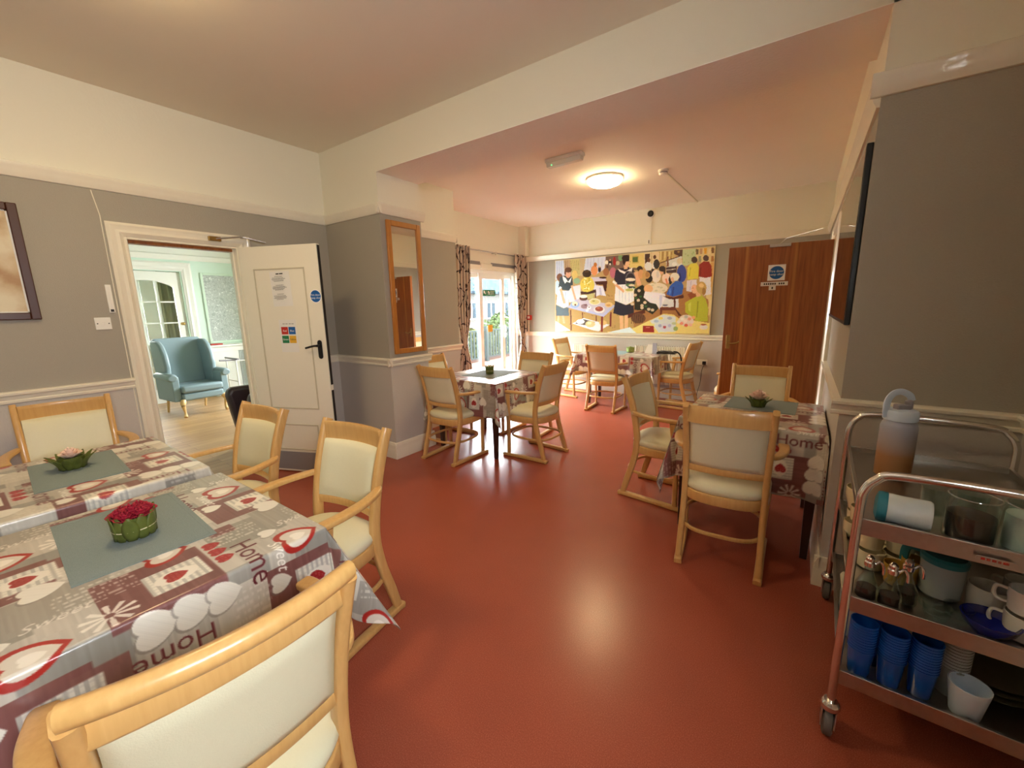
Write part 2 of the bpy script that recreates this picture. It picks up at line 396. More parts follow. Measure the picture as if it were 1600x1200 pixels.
def wall(name, axis, face, back, a0, a1, z1, bands, mats, holes=(), z0=0):
    """wall slab between planes face/back on `axis`, running a0..a1, banded by height; holes = (a0,a1,z0,z1)"""
    mb = MB(); A = sorted({a0, a1, *[h[0] for h in holes], *[h[1] for h in holes]})
    Z = sorted({z0, z1, *[b for b in bands if z0 < b < z1], *[h[2] for h in holes if h[2] > z0], *[h[3] for h in holes]})
    lo, hi = sorted((face, back))
    for i in range(len(A) - 1):
        for j in range(len(Z) - 1):
            ca, cz = (A[i] + A[i + 1]) / 2, (Z[j] + Z[j + 1]) / 2
            if any(h[0] < ca < h[1] and h[2] < cz < h[3] for h in holes): continue
            m = sum(cz > b for b in bands)
            if axis == 'x': mb.box(lo, hi, A[i], A[i + 1], Z[j], Z[j + 1], m)
            else: mb.box(A[i], A[i + 1], lo, hi, Z[j], Z[j + 1], m)
    return struct(mb.build(name, mats, smooth=False))
WB = [M_LOWER, M_GREY, M_WHITE]
struct(MB().box(-4.19, XN + .13, YN - .1, YB + .1, -.08, 0).box(-4.6, -4.19, Y2, YB + .1, -.08, 0).build('floor', M_FLOOR, smooth=False))
wall('wall_left', 'x', XL, XL - .13, YN, Y1, ZC, (ZD, ZR), WB, [(.927, 1.683, 0, 2.062)])
struct(MB().box(-4.254, X1, Y1, Y1B, 0, ZD, 0).box(-4.254, X1, Y1, Y1B, ZD, ZR, 1).box(-4.254, X1, Y1, Y1B, ZR, ZC + .1, 2).build('wall_pier', WB, smooth=False))
struct(MB().box(-4.62, X2, Y1B, Y2, 0, ZD, 0).box(-4.62, X2, Y1B, Y2, ZD, ZR2, 1).box(-4.62, X2, Y1B, Y2, ZR2, ZC + .1, 2).build('wall_recess', WB, smooth=False))
wall('wall_patio', 'x', X3, X3 - .17, Y2, YB + .12, ZC, (ZD,), [M_LOWER, M_WHITE], [(5.0, 6.5, 0, 2.12)])
wall('wall_back', 'y', YB, YB + .12, X3 - .17, XR + .12, ZC, (ZD, ZR2), WB)
wall('wall_right', 'x', XR, XR + .12, Y1 + .12, YB, ZC, (ZD, ZR2), WB, [(4.2, 5.06, 0, 2.09)])
wall('wall_corner', 'y', Y1, Y1 + .12, XR, XN + .13, ZC, (ZD, ZR), WB)
wall('wall_near', 'x', XN, XN + .13, YN, Y1, ZC, (ZD, ZR), WB, [(-.55, .35, 1.5, 2.2)])
wall('wall_behind', 'y', YN, YN - .12, XL - .13, XN + .13, ZC, (ZD, ZR), WB)
struct(MB().box(XL - .13, XN + .13, YN - .12, Y1, ZC, ZC + .12).build('ceiling', M_CEIL, smooth=False))
struct(MB().box(X3 - .17, XR + .12, Y1B, YB + .12, ZC2, ZC + .12).build('ceiling_far', M_CEIL2, smooth=False))
struct(MB().box(X1, XR + .12, Y1, Y1B, ZS, ZS + .004, 1).box(X1, XR + .12, Y1, Y1B, ZS + .004, ZC + .12, 0).build('ceiling_beam', [M_WHITE, M_CEIL2], smooth=False))
# the room beyond the brown door: closed hallway
hb = MB(); hb.box(XR + .12, 1.5, 4.0, 5.3, -.05, 0, 0).box(1.5, 1.6, 4.0, 5.3, 0, 2.5, 1).box(XR + .12, 1.5, 3.9, 4.0, 0, 2.5, 1).box(XR + .12, 1.5, 5.3, 5.4, 0, 2.5, 1).box(XR + .12, 1.5, 4, 5.3, 2.5, 2.6, 1)
struct(hb.build('wall_hallway', [M_FLOOR, M_WHITE], smooth=False))

P_RAIL = [(0, -.04), (.012, -.038), (.022, -.02), (.03, .0), (.034, .02), (.04, .03), (.04, .045), (.03, .05), (0, .052)]
P_DADO = [(0, -.055), (.012, -.05), (.015, -.035), (.011, -.03), (.02, -.015), (.022, -.005), (.034, .003), (.036, .016), (.028, .024), (0, .026)]
P_BASE = [(0, .001), (.024, .001), (.024, .1), (.017, .115), (.02, .13), (.012, .15), (.008, .162), (0, .166)]
_nt = [0]
def moulding(name, prof, z, A, B, nrm, e0=0, e1=0, mt=None):
    """profile (out, height) extruded from A to B (xy), e0/e1 lengthen the ends round outer corners"""
    A = Vector((*A, 0)); B = Vector((*B, 0)); d = (B - A).normalized(); A = A - d * e0; B = B + d * e1; n = Vector((*nrm, 0))
    k = len(prof); mb = MB(); vs = []
    for P in (A, B): vs += [P + n * o + Vector((0, 0, z + h)) for o, h in prof]
    mb.add(vs, [tuple(range(k)), tuple(range(k, 2 * k))[::-1]] + [(i, i + k, (i + 1) % k + k, (i + 1) % k) for i in range(k)])
    if name is None: _nt[0] += 1; name = 'trim_%d' % _nt[0]
    return struct(mb.build(name, mt or M_TRIM, angle=40))
def both(A, B, n, zr, e0=0, e1=0, rail=True, side=None):
    if rail: moulding(None, P_RAIL, zr, A, B, n, e0 and .0385, e1 and .0385)
    moulding(None, P_DADO, ZD, A, B, n, e0 and .0345, e1 and .0345)
    if side: moulding('baseboard_' + side, P_BASE, 0, A, B, n, e0 and .0228, e1 and .0228)
moulding(None, P_RAIL, ZR, (XL, YN), (XL, Y1), (1, 0))
moulding(None, P_DADO, ZD, (XL, YN), (XL, .836), (1, 0))
moulding('baseboard_left', P_BASE, 0, (XL, YN), (XL, .836), (1, 0))
moulding(None, P_DADO, ZD, (XL, 1.78), (XL, Y1), (1, 0))
moulding('baseboard_left_inner', P_BASE, 0, (XL, 1.78), (XL, Y1), (1, 0))
both((XL, Y1), (X1, Y1), (0, -1), ZR, 0, 1, side='pier')
both((X1, Y1), (X1, Y1B), (1, 0), ZR, 1, 1, side='pier_side')
both((X2, Y1B), (X2, Y2), (1, 0), ZR2, 0, 1, side='recess')
moulding(None, P_RAIL, ZR2, (X2, Y2), (X3, Y2), (0, 1), .0385)
moulding(None, P_DADO, ZD, (X3, Y2), (X3, 5.0), (1, 0)); moulding(None, P_DADO, ZD, (X3, 6.52), (X3, YB), (1, 0))
both((X3, YB), (XR, YB), (0, -1), ZR2, side='back')
moulding(None, P_RAIL, ZR2, (XR, Y1), (XR, YB), (-1, 0), 0)
moulding(None, P_DADO, ZD, (XR, Y1), (XR, 4.1), (-1, 0)); moulding(None, P_DADO, ZD, (XR, 5.16), (XR, YB), (-1, 0))
moulding('baseboard_right', P_BASE, 0, (XR, Y1), (XR, 4.1), (-1, 0), .0228)
both((XR, Y1), (XN, Y1), (0, -1), ZR, 1, 0, side='corner')
both((XN, YN), (XN, Y1), (-1, 0), ZR, side='near')
# boxed pipe in the far left corner and thin vertical surface pipe under it
struct(MB().box(X3, X3 + .16, YB - .12, YB, 2.42, ZC2).build('trim_corner_boxing', M_WHITE, smooth=False))
tag(MB().tube([(-4.30, YB - .03, 1.02), (-4.30, YB - .03, 2.31)], .011).build('conduit', M_TRIM), 'thin cream conduit running down the wall to the red call point', 'conduit')

# ---------------------------------------------------------------- left doorway with architrave
def architrave(name, x, y0, y1, zt, w=.095, nx=1, gap=0, mt=None, top=True):
    prof = [(0, 0), (w, 0), (w, .022), (w * .8, .034), (w * .62, .026), (w * .45, .02), (w * .25, .028), (w * .08, .014), (0, .01)]   # across, out
    mb = MB()
    def run(pts):   # pts = 3D inner line ; mitred
        k = len(prof); vs = []
        for (p, side) in pts:
            vs += [Vector((x + nx * o, p[0] + side[0] * a, p[1] + side[1] * a)) for a, o in prof]
        fs = []
        for i in range(len(pts) - 1):
            fs += [(i * k + q, i * k + (q + 1) % k, (i + 1) * k + (q + 1) % k, (i + 1) * k + q) for q in range(k)]
        fs += [tuple(range(k)), tuple(range((len(pts) - 1) * k, len(pts) * k))[::-1]]
        mb.add(vs, fs)
    run([((y0, 0), (-1, 0)), ((y0, zt), (-1, 1)), ((y1, zt), (1, 1)), ((y1, 0), (1, 0))])
    return struct(mb.build(name, mt or M_TRIM, angle=30))
architrave('door_frame_left', XL, .927, 1.683, 2.062, .092)
jb = MB()                                   # jamb lining with stop
for (a, b) in ((.927, .945), (1.665, 1.683)): jb.box(XL - .13, XL + .004, a, b, 0, 2.062)
jb.box(XL - .13, XL + .004, .945, 1.665, 2.044, 2.062)
jb.box(XL - .10, XL - .05, .945, .96, 0, 2.044).box(XL - .10, XL - .05, 1.65, 1.665, 0, 2.044)
struct(jb.build('door_jamb_left', M_TRIM, bevel=.003))
struct(MB().box(XL - .12, XL - .045, .96, 1.65, 2.022, 2.0435).build('trim_door_stop', M_BROWN, smooth=False))

# white door leaf, hinged at the right jamb, standing open into the room
DA = math.atan2(.28, .65)
d1 = MB().box(0, .775, -.04, 0, .012, 2.05).build('door_1', M_DOORW, bevel=.002)
struct(d1); d1.location = (XL + .03, 1.695, 0); d1.rotation_euler.z = DA
pm = MB()
def beads(x0, x1, z0, z1, w=.012):
    pm.box(x0, x1, -.046, -.04, z0, z0 + w).box(x0, x1, -.046, -.04, z1 - w, z1).box(x0, x0 + w, -.046, -.04, z0 + w, z1 - w).box(x1 - w, x1, -.046, -.04, z0 + w, z1 - w)
beads(.135, .64, .62, 1.865); beads(.135, .61, .225, .475)
pm.build('panel_bead', mat('cream bead paint', (200, 192, 168), .5), d1, bevel=.0015)
MB().box(.03, .60, -.0435, -.04, .03, .205).build('kick_plate', M_KICK, d1, bevel=.001)
MB().box(.7765, .7795, -.034, -.006, .85, 2.04).box(.7765, .7795, -.034, -.006, .05, .8).build('edge_seal', M_DARK, d1)
hd = MB().prism([(x * 1 + .715, z + 1.165) for x, z in rrect(.042, .165, .02)], 0, .009, M=Matrix.Rotation(PI / 2, 4, 'X')).build('handle_plate', M_BLACK, d1, bevel=.002); hd.location.y = -.04
MB().tube([(.715, -.05, 1.2), (.715, -.085, 1.2)], .011).tube(smooth_path([(.715, -.085, 1.2), (.68, -.088, 1.198), (.60, -.082, 1.18)]), .009).build('lever_handle', M_BLACK, d1)
dc = thing('door_closer', 'bare metal closer arm linking door frame to open white door', 'door closer', (XL + .03, 1.5, 2.105))
MB().box(0, .03, -.05, .04, -.018, .018).build('closer_body', M_BRASS, dc, bevel=.004)
MB().bar([(.03, 0, 0), (.05, .19, .035)], .02, .012).bar([(.05, .19, .035), (.10, .36, .0)], .018, .012).tube([(.05, .19, .02), (.05, .19, .045)], .012).build('closer_arm', M_STEEL, dc)
for z in (.25, 1.9): MB().tube([(0, .005, z - .05), (0, .005, z + .05)], .006).build('hinge', M_STEEL, d1)

def on_door(x, z, off=.0005, d=d1):        # maps a sheet to the visible face of the white door (local -y)
    return d.matrix_basis @ frame_M((x, -.04 - off, z), (1, 0, 0), (0, 0, 1))
def sheet(name, w, h, M, m0=None, th=.0012, extra=(), label=None, cat=None):
    """thin card centred on M with flat shapes laid on it: extra = list of ('b',x0,x1,y0,y1,slot) / ('t',text,size,x,y,slot) / ('p',pts,slot)"""
    mb = MB(); mb.box(-w / 2, w / 2, -h / 2, h / 2, 0, th, 0, M); mats = [m0 or M_PAPER, M_INK, M_BLUE, M_WHT, M_GREEN, M_REDBOX, mats_yellow, M_BLACK]
    k = 0
    for e in extra:
        k += 1; z = th + .0003 + .00008 * k
        if e[0] == 'b': mb.add([(e[1], e[3], z), (e[2], e[3], z), (e[2], e[4], z), (e[1], e[4], z)], [(0, 1, 2, 3)], e[5], M)
        elif e[0] == 'p': mb.add([(x, y, z) for x, y in e[1]], [tuple(range(len(e[1])))], e[2], M)
        else: put_text(mb, e[1], e[2], M @ Matrix.Translation((e[3], e[4], z)), e[5])
    o = mb.build(name, mats, smooth=False)
    return tag(o, label, cat) if label else o
mats_yellow = mat('card yellow', (226, 176, 50), .6)
def circ(r, n=28, cx=0, cy=0): return [(cx + r * math.cos(2 * PI * i / n), cy + r * math.sin(2 * PI * i / n)) for i in range(n)]
lines = []
yy = .118; lines += [('b', -.035, -.005, .122, .132, 1), ('b', .0, .035, .122, .132, 1)]
for k, (y, ws) in enumerate([(.104, .10), (.092, .15), (.083, .16), (.074, .15), (.065, .12), (.03, .09), (.018, .15), (.009, .16), (0, .15), (-.009, .11), (-.045, .08), (-.06, .15), (-.07, .14), (-.08, .15), (-.09, .1)]):
    n = int(ws / .014); x = -ws / 2
    for i in range(n):
        w = random.uniform(.006, .013); lines.append(('b', x, min(x + w, ws / 2), y, y + .0035, 1)); x += w + .003
sheet('notice_sheet', .195, .295, on_door(.392, 1.69) @ Matrix.Rotation(math.radians(1.5), 4, 'Z'), None, .001, lines, 'white typed notice sheet pinned high on the open white door', 'notice')
ex = [('b', -.07, -.002, .015, .08, 5), ('b', .004, .072, .015, .08, 2), ('b', -.07, -.002, -.062, .003, 4), ('b', .004, .072, -.062, .003, 6),
      ('t', 'Red', .024, -.036, .045, 3), ('t', 'Blue', .024, .038, .045, 3), ('t', 'Green', .022, -.036, -.03, 3), ('t', 'Yellow', .022, .038, -.03, 1)]
for x in (-.05, -.02, .012, .04): ex.append(('b', x, x + .022, .105, .109, 1))
sheet('colour_chart', .175, .285, on_door(.413, 1.283), M_PAPER, .001, ex, 'white card with red blue green and yellow squares on the white door', 'chart')
mb = MB(); Mx = on_door(.722, 1.62)
mb.prism(circ(.056, 32), 0, .0015, 0, Mx); mb.add([(x, y, .0019) for x, y in circ(.050, 32)], [tuple(range(32))], 1, Mx)
put_text(mb, 'Fire door', .024, Mx @ Matrix.Translation((0, .011, .0024)), 0); put_text(mb, 'keep shut', .024, Mx @ Matrix.Translation((0, -.014, .0024)), 0)
tag(mb.build('fire_door_sign', [M_WHT, M_BLUE], smooth=False), 'round blue fire door sign on the open white door', 'sign')

# ---------------------------------------------------------------- brown fire door on the right wall
d2 = MB().box(0, .885, -.044, 0, .008, 2.07).build('door_2', M_BROWN, bevel=.002); struct(d2)
d2.location = (XR - .012 - .885, 5.1, 0)
architrave('door_frame_right', XR, 4.2, 5.06, 2.09, .085, -1)
jb = MB()
for (a, b) in ((4.2, 4.22), (5.04, 5.06)): jb.box(XR - .004, XR + .12, a, b, 0, 2.09)
jb.box(XR - .004, XR + .12, 4.22, 5.04, 2.07, 2.09); struct(jb.build('door_jamb_right', M_TRIM, bevel=.003))
MB().box(.035, .075, -.05, -.044, 1.0, 1.15).build('handle_plate', M_BRASS, d2, bevel=.003)
MB().tube([(.055, -.05, 1.075), (.055, -.085, 1.075)], .01).tube(smooth_path([(.055, -.085, 1.075), (.09, -.088, 1.06), (.15, -.085, 1.07), (.165, -.085, 1.085)]), .008).build('lever_handle', M_BRASS, d2)
for z in (.3, 1.0, 1.75): MB().tube([(.889, -.03, z - .05), (.889, -.03, z + .05)], .008).build('hinge', M_BRASS, d2)
dc = thing('door_closer', 'slim metal closer arm above the brown wooden door', 'door closer', (-.25, 5.03, 2.1))
MB().box(-.09, .09, .016, .03, -.06, -.03).build('closer_body', M_STEEL, dc, bevel=.003)
MB().bar([(0, .02, -.035), (.05, -.02, .012), (.33, -.34, .03)], .012, .008).build('closer_arm', M_STEEL, dc)
Mx = frame_M((-.26, 5.0555, 1.79), (1, 0, 0), (0, 0, 1))
mb = MB(); mb.box(-.075, .075, -.078, .078, 0, .002, 0, Mx); mb.add([(x, y, .0025) for x, y in circ(.064, 32)], [tuple(range(32))], 1, Mx)
put_text(mb, 'Fire door', .031, Mx @ Matrix.Translation((0, .014, .003)), 0); put_text(mb, 'keep shut', .031, Mx @ Matrix.Translation((0, -.018, .003)), 0)
tag(mb.build('fire_door_sign', [M_WHT, M_BLUE], smooth=False), 'square white sign with blue disc on the brown wooden door', 'sign')
Mx = frame_M((-.272, 5.0555, 1.68), (1, 0, 0), (0, 0, 1))
sheet('room_label', .235, .04, Mx, M_PAPER, .0015, [('b', -.09 + i * .0185, -.078 + i * .0185, -.009, .009, 1) for i in range(10) if i != 6], 'narrow cream strip label below the square blue sign', 'label')
Mx = frame_M((-.285, 5.0555, 1.638), (1, 0, 0), (0, 0, 1))
sheet('number_label', .06, .042, Mx, M_PAPER, .0015, [('b', -.006, .007, -.010, .011, 1)], 'tiny cream label directly under the strip label', 'label')

# ---------------------------------------------------------------- window beside the camera (lights the near tables)
wf = MB()
for (a, b, c, d) in ((-.55, .35, 1.5, 1.56), (-.55, .35, 2.14, 2.2), (-.55, -.49, 1.56, 2.14), (.29, .35, 1.56, 2.14), (-.12, -.08, 1.56, 2.14), (-.49, .29, 1.83, 1.86)): wf.box(XN + .03, XN + .09, a, b, c, d)
w1 = struct(wf.build('window_1', M_PVC, bevel=.004))
MB().box(XN + .055, XN + .061, -.5, .3, 1.55, 2.15).build('pane', M_GLASS, w1)
struct(MB().box(XN - .03, XN + .05, -.6, .4, 1.47, 1.5).build('window_sill_near', M_TRIM, bevel=.004))

# ---------------------------------------------------------------- patio door
pd = MB()
Y0, Y1_, ZT = 5.02, 6.48, 2.1
xf = X3 - .09
def fr(mb, x0, x1, y0, y1, z0, z1, w, wb=None):
    wb = wb or w
    mb.box(x0, x1, y0, y1, z1 - w, z1).box(x0, x1, y0, y1, z0, z0 + wb).box(x0, x1, y0, y0 + w, z0 + wb, z1 - w).box(x0, x1, y1 - w, y1, z0 + wb, z1 - w)
fr(pd, xf - .04, xf + .04, 5.0, 6.5, 0, 2.12, .05, .03)
d3 = struct(pd.build('door_3', M_PVC, bevel=.004))
s1 = MB(); fr(s1, xf - .035, xf - .002, 5.05, 5.55, .03, 2.07, .075); s1.build('fixed_sash', M_PVC, d3, bevel=.004)
MB().box(xf - .02, xf - .014, 5.12, 5.48, .1, 2.0).build('pane', M_GLASS, d3)
s2 = MB(); fr(s2, xf + .002, xf + .035, 5.45, 6.17, .03, 2.07, .09); s2.build('sliding_sash', M_PVC, d3, bevel=.004)
MB().box(xf + .014, xf + .02, 5.53, 6.09, .11, 1.99).build('pane', M_GLASS, d3)
s3 = MB(); fr(s3, xf - .035, xf - .002, 6.12, 6.46, .03, 2.07, .06); s3.build('side_sash', M_PVC, d3, bevel=.004)
MB().box(xf - .02, xf - .014, 6.17, 6.41, .1, 2.0).build('pane', M_GLASS, d3)
hb = MB().tube(smooth_path([(xf + .035, 6.13, .95), (xf + .075, 6.13, .97), (xf + .075, 6.13, 1.15), (xf + .035, 6.13, 1.17)]), .011); hb.build('pull_handle', M_PVC, d3)
struct(MB().box(X3, X3 + .02, 5.02, 5.42, 2.15, 2.19).box(X3, X3 + .03, 5.42, 5.72, 2.13, 2.22).box(X3, X3 + .02, 5.72, 6.45, 2.15, 2.19).build('trim_door_head', M_TRIM, bevel=.004))
struct(MB().box(X3, X3 + .006, 5.02, 5.42, 2.19, 2.245).box(X3, X3 + .006, 5.72, 6.45, 2.19, 2.245).build('trim_vent_strip', M_KICK, smooth=False))
# exit sign on the glass
Mx = frame_M((xf + .0215, 5.735, 1.745), (0, 1, 0), (0, 0, 1))
arrow = [(-.15, -.03), (-.135, .02), (-.12, .005), (-.095, .03), (-.085, .02), (-.11, -.005), (-.095, -.02)]
man = [(-.02, .035), (-.005, .035), (-.005, .02), (.02, .01), (.018, 0), (.0, .006), (.004, -.01), (.02, -.022), (.012, -.034), (-.01, -.016), (-.02, -.034), (-.03, -.028), (-.018, -.008), (-.02, .012), (-.034, .004), (-.038, .012)]
sheet('exit_sign', .345, .105, Mx, M_GREEN, .001, [('p', [(-.155, .035), (-.105, .035), (-.12, .02), (-.095, -.01), (-.11, -.03), (-.135, 0), (-.15, -.015)], 3), ('b', -.065, -.06, -.045, .045, 3), ('p', man, 3), ('b', .045, .15, .026, .032, 3), ('b', .045, .15, -.032, -.026, 3), ('b', .055, .14, -.004, .004, 3), ('b', .04, .045, -.045, .045, 3)],
      'green and white running man exit sign stuck on patio glass', 'sign')
sheet('sticker', .13, .12, frame_M((xf + .0215, 5.74, 1.13), (0, 1, 0), (0, 0, 1)), mats_yellow, .001, [], 'small tan card stuck low on the patio door glass', 'sticker')

# curtains and pole
cp = thing('curtain_pole', 'slim metal curtain pole above the white patio door', 'curtain pole', (X3 + .09, 5.75, 2.4))
MB().tube([(0, -1.05, 0), (0, .85, 0)], .011).build('pole', M_STEEL, cp)
for y in (-.98, 0, .78): MB().tube([(-.09, y, 0), (0, y, 0)], .008).tube([(0, y, -.03), (0, y, .02)], .014).build('bracket', M_STEEL, cp)
for y in (-1.06, .86): MB().ball((0, y, 0), .02, .02, .02).build('finial', M_STEEL, cp)
def curtain(y0, y1, tie_y, zt, zb, tie_z, label, pw):
    n = 60
    def f(u, v):
        z = zt + (zb - zt) * v; k = min(1, abs(z - zt) / (zt - tie_z)) if z > tie_z else 1
        sq = 1 - .62 * math.exp(-((z - tie_z) / .28) ** 2) * 1.0
        w = (y1 - y0) * (sq if z < 1.9 else 1 - (1 - sq)); c = (y0 + y1) / 2 * (1 - k * .9) + (tie_y) * k * .9 if z > tie_z else tie_y * .9 + (y0 + y1) / 2 * .1
        ph = u * 2 * PI * 4.5
        return (X3 + .09 + .035 * math.sin(ph) * (.5 + .5 * sq), c + (u - .5) * w + .012 * math.cos(ph * 2), z)
    mb = MB().grid(f, 72, 60); o = mb.build('curtain', M_BRANCH); s = o.modifiers.new('cloth thickness', 'SOLIDIFY'); s.thickness = .003
    return tag(o, label, 'curtain', 'branch print curtains at the patio door')
curtain(4.76, 5.06, 4.86, 2.44, .06, .95, 'left branch print curtain hanging beside the grey recess wall', 1)
curtain(6.30, 6.66, 6.54, 2.44, .06, .85, 'right branch print curtain beside the red call point', 1)

# ---------------------------------------------------------------- printed surfaces: colours computed per grid point
def in_tris(px, py, vs, ts):
    inside = np.zeros(px.shape, bool); V = np.array(vs)
    for t in ts:
        a, b, c = V[t[0]], V[t[1]], V[t[2]]
        mnx, mxx = min(a[0], b[0], c[0]), max(a[0], b[0], c[0])
        s = (px >= mnx) & (px <= mxx)
        if not s.any(): continue
        x, y = px[s], py[s]
        d1 = (x - b[0]) * (a[1] - b[1]) - (a[0] - b[0]) * (y - b[1]); d2 = (x - c[0]) * (b[1] - c[1]) - (b[0] - c[0]) * (y - c[1]); d3 = (x - a[0]) * (c[1] - a[1]) - (c[0] - a[0]) * (y - a[1])
        inside[s] |= ~(((d1 < 0) | (d2 < 0) | (d3 < 0)) & ((d1 > 0) | (d2 > 0) | (d3 > 0)))
    return inside
def set_print(me, cols):
    at = me.color_attributes.new('print', 'FLOAT_COLOR', 'POINT')
    c = np.ones((len(cols), 4), np.float32); x = cols / 255.; c[:, :3] = np.where(x <= .04045, x / 12.92, ((x + .055) / 1.055) ** 2.4)
    at.data.foreach_set('color', c.ravel())

def cloth_print(u, v):
    """patchwork of grey wood, hearts, gingham and words; u right, v up, metres"""
    PU, PV = .575, .595
    rng = np.random.RandomState(5)
    col = np.empty(u.shape + (3,)); n1 = np.sin(u * 37 + 2 * np.sin(v * 9)) * .5 + np.sin(v * 23 + u * 11) * .5
    h = rng.rand(997); streak = h[(np.floor(u / .0065).astype(int)) % 997] * .6 + h[(np.floor(u / .0065 + 331) .astype(int) + np.floor(v / .09).astype(int) * 7) % 997] * .4
    col[:] = (186, 180, 168); col += ((streak - .5) * 20 + n1 * 7)[..., None]
    def loc(cu, cv): return (u - cu + PU / 2) % PU - PU / 2, (v - cv + PV / 2) % PV - PV / 2
    def put(m, c, a=1.0): col[m] = col[m] * (1 - a) + np.array(c) * a
    def rect(cu, cv, hu, hv, c, a=1.0, st=14):
        x, y = loc(cu, cv); m = (abs(x) < hu) & (abs(y) < hv); cc = np.array(c) + ((streak[m] - .5) * st)[:, None]; col[m] = col[m] * (1 - a) + cc * a
    def heart(x, y): return (x * x + y * y - 1) ** 3 - x * x * y ** 3 < 0     # tip towards -y
    def rot(x, y, s):      # tip towards +u
        return -y / s, -x / s
    rect(.50, 1.47, .10, .085, (150, 146, 134)); rect(.08, 1.50, .10, .09, (158, 152, 140)); rect(.29, 1.62, .09, .06, (150, 145, 136)); rect(.07, 1.20, .09, .06, (144, 142, 134)); rect(.42, 1.22, .06, .05, (152, 150, 142))
    rect(.40, 1.72, .07, .09, (200, 194, 180)); rect(.16, 1.66, .06, .05, (206, 200, 186))
    rect(.25, 1.372, .12, .132, (122, 78, 76)); rect(.565, 1.70, .10, .105, (126, 82, 78)); rect(.455, 1.535, .035, .03, (128, 84, 80)); rect(.10, 1.745, .05, .04, (130, 88, 82))
    # faint lettering texture
    for (cu, cv, hu, hv) in ((.14, 1.47, .08, .06), (.47, 1.48, .07, .05), (.3, 1.66, .07, .04), (.42, 1.14, .05, .05), (.06, 1.66, .06, .04)):
        x, y = loc(cu, cv); m = (abs(x) < hu) & (abs(y) < hv)
        q = (np.sin(y * 2 * PI / .022) > .1) & (h[(np.floor(x / .0045).astype(int) * 13 + np.floor(y / .022).astype(int) * 57) % 997] > .45)
        put(m & q, (226, 220, 208), .55)
    for (cu, cv) in ((.288, 1.372), (.612, 1.705)):
        x, y = loc(cu, cv); m = (abs(x) < .066) & (abs(y) < .062); put(m, (226, 222, 208)); put(m & (np.sin(x * 2 * PI / .0165) > .1), (168, 165, 156), .75); put(m & (np.sin(y * 2 * PI / .0165) > .3), (188, 185, 176), .35)
        put((x / .05) ** 2 + (y / .034) ** 2 < 1, (232, 226, 212)); hx, hy = rot(x - .003, y, .024); k = heart(hx, hy); put(k, (156, 26, 30)); put(k & (np.sin(x * 900) * np.sin(y * 900) > .75), (225, 190, 180))
    for (cu, cv, s) in ((.594, 1.29, .056), (.31, 1.525, .05)):
        x, y = loc(cu, cv); a = heart(*rot(x, y, s)); b = heart(*rot(x + .002, y, s * .74)); put(a & ~b, (166, 40, 34)); put(b, (214, 206, 192)); put(heart(*rot(x + .004, y, s * .36)), (238, 232, 220))
    for cv in (1.461, 1.408, 1.353):
        x, y = loc(.404, cv); k = heart(*rot(x, y, .021)); put(k, (160, 28, 34)); put(k & (np.sin(x * 1000) * np.sin(y * 1000) > .7), (220, 170, 165))
    for (cu, cv, s) in ((.542, 1.391, .024), (.507, 1.752, .027), (.640, 1.60, .04), (.215, 1.212, .042), (.292, 1.21, .04), (.362, 1.205, .038)):
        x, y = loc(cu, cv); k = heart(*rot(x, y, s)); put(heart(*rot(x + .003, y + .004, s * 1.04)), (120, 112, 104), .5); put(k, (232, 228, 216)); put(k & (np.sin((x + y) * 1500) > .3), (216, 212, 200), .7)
    x, y = loc(.14, 1.318); r = np.hypot(x, y); th = np.arctan2(y, x); put((r < .055) & (r > .01) & (np.abs(np.sin(th * 5)) > 1 - .012 / np.maximum(r, .004) * .8) , (236, 230, 218), .85)
    def word(s, cu, cv, size, c, shear=0, ang=-PI / 2, a=1.0):
        vs, ts = text_mesh(s, size, shear); x, y = loc(cu, cv); ca, sa = math.cos(ang), math.sin(ang); X = x * ca + y * sa; Y = -x * sa + y * ca
        V = np.array(vs); m = (X > V[:, 0].min()) & (X < V[:, 0].max()) & (Y > V[:, 1].min()) & (Y < V[:, 1].max())
        k = np.zeros(u.shape, bool); k[m] = in_tris(X[m], Y[m], vs, ts); put(k, c, a)
    word('Home', .455, 1.298, .088, (92, 24, 34)); word('Sweet', .515, 1.255, .05, (244, 240, 232), .35)
    word('Home', .235, 1.13, .07, (110, 38, 46), 0, PI); word('Sweet', .06, 1.42, .05, (236, 230, 220), .4, 0, .8)
    return np.clip(col, 0, 255)

def mural_colors(nx, nz, W, H, data):
    X, Z = np.meshgrid(np.linspace(0, W, nx), np.linspace(0, H, nz)); X = X.ravel(); Z = Z.ravel()
    col = np.empty((X.size, 3)); col[:] = (190, 160, 110)
    for row in data:                      # each row: red, green, blue, then x, z corner pairs in millimetres
        rgb = row[:3]; P = np.array(row[3:], float).reshape(-1, 2) / 1000
        m = np.where((X >= P[:, 0].min()) & (X <= P[:, 0].max()) & (Z >= P[:, 1].min()) & (Z <= P[:, 1].max()))[0]
        if not len(m): continue
        x, z = X[m], Z[m]; ins = np.zeros(len(m), bool); j = len(P) - 1
        for i in range(len(P)):
            (xi, zi), (xj, zj) = P[i], P[j]
            if zi != zj: ins ^= ((zi > z) != (zj > z)) & (x < (xj - xi) * (z - zi) / (zj - zi) + xi)
            j = i
        col[m[ins]] = rgb
    rng = np.random.RandomState(2); col += rng.randn(*col.shape) * 5
    return np.clip(col, 0, 255)
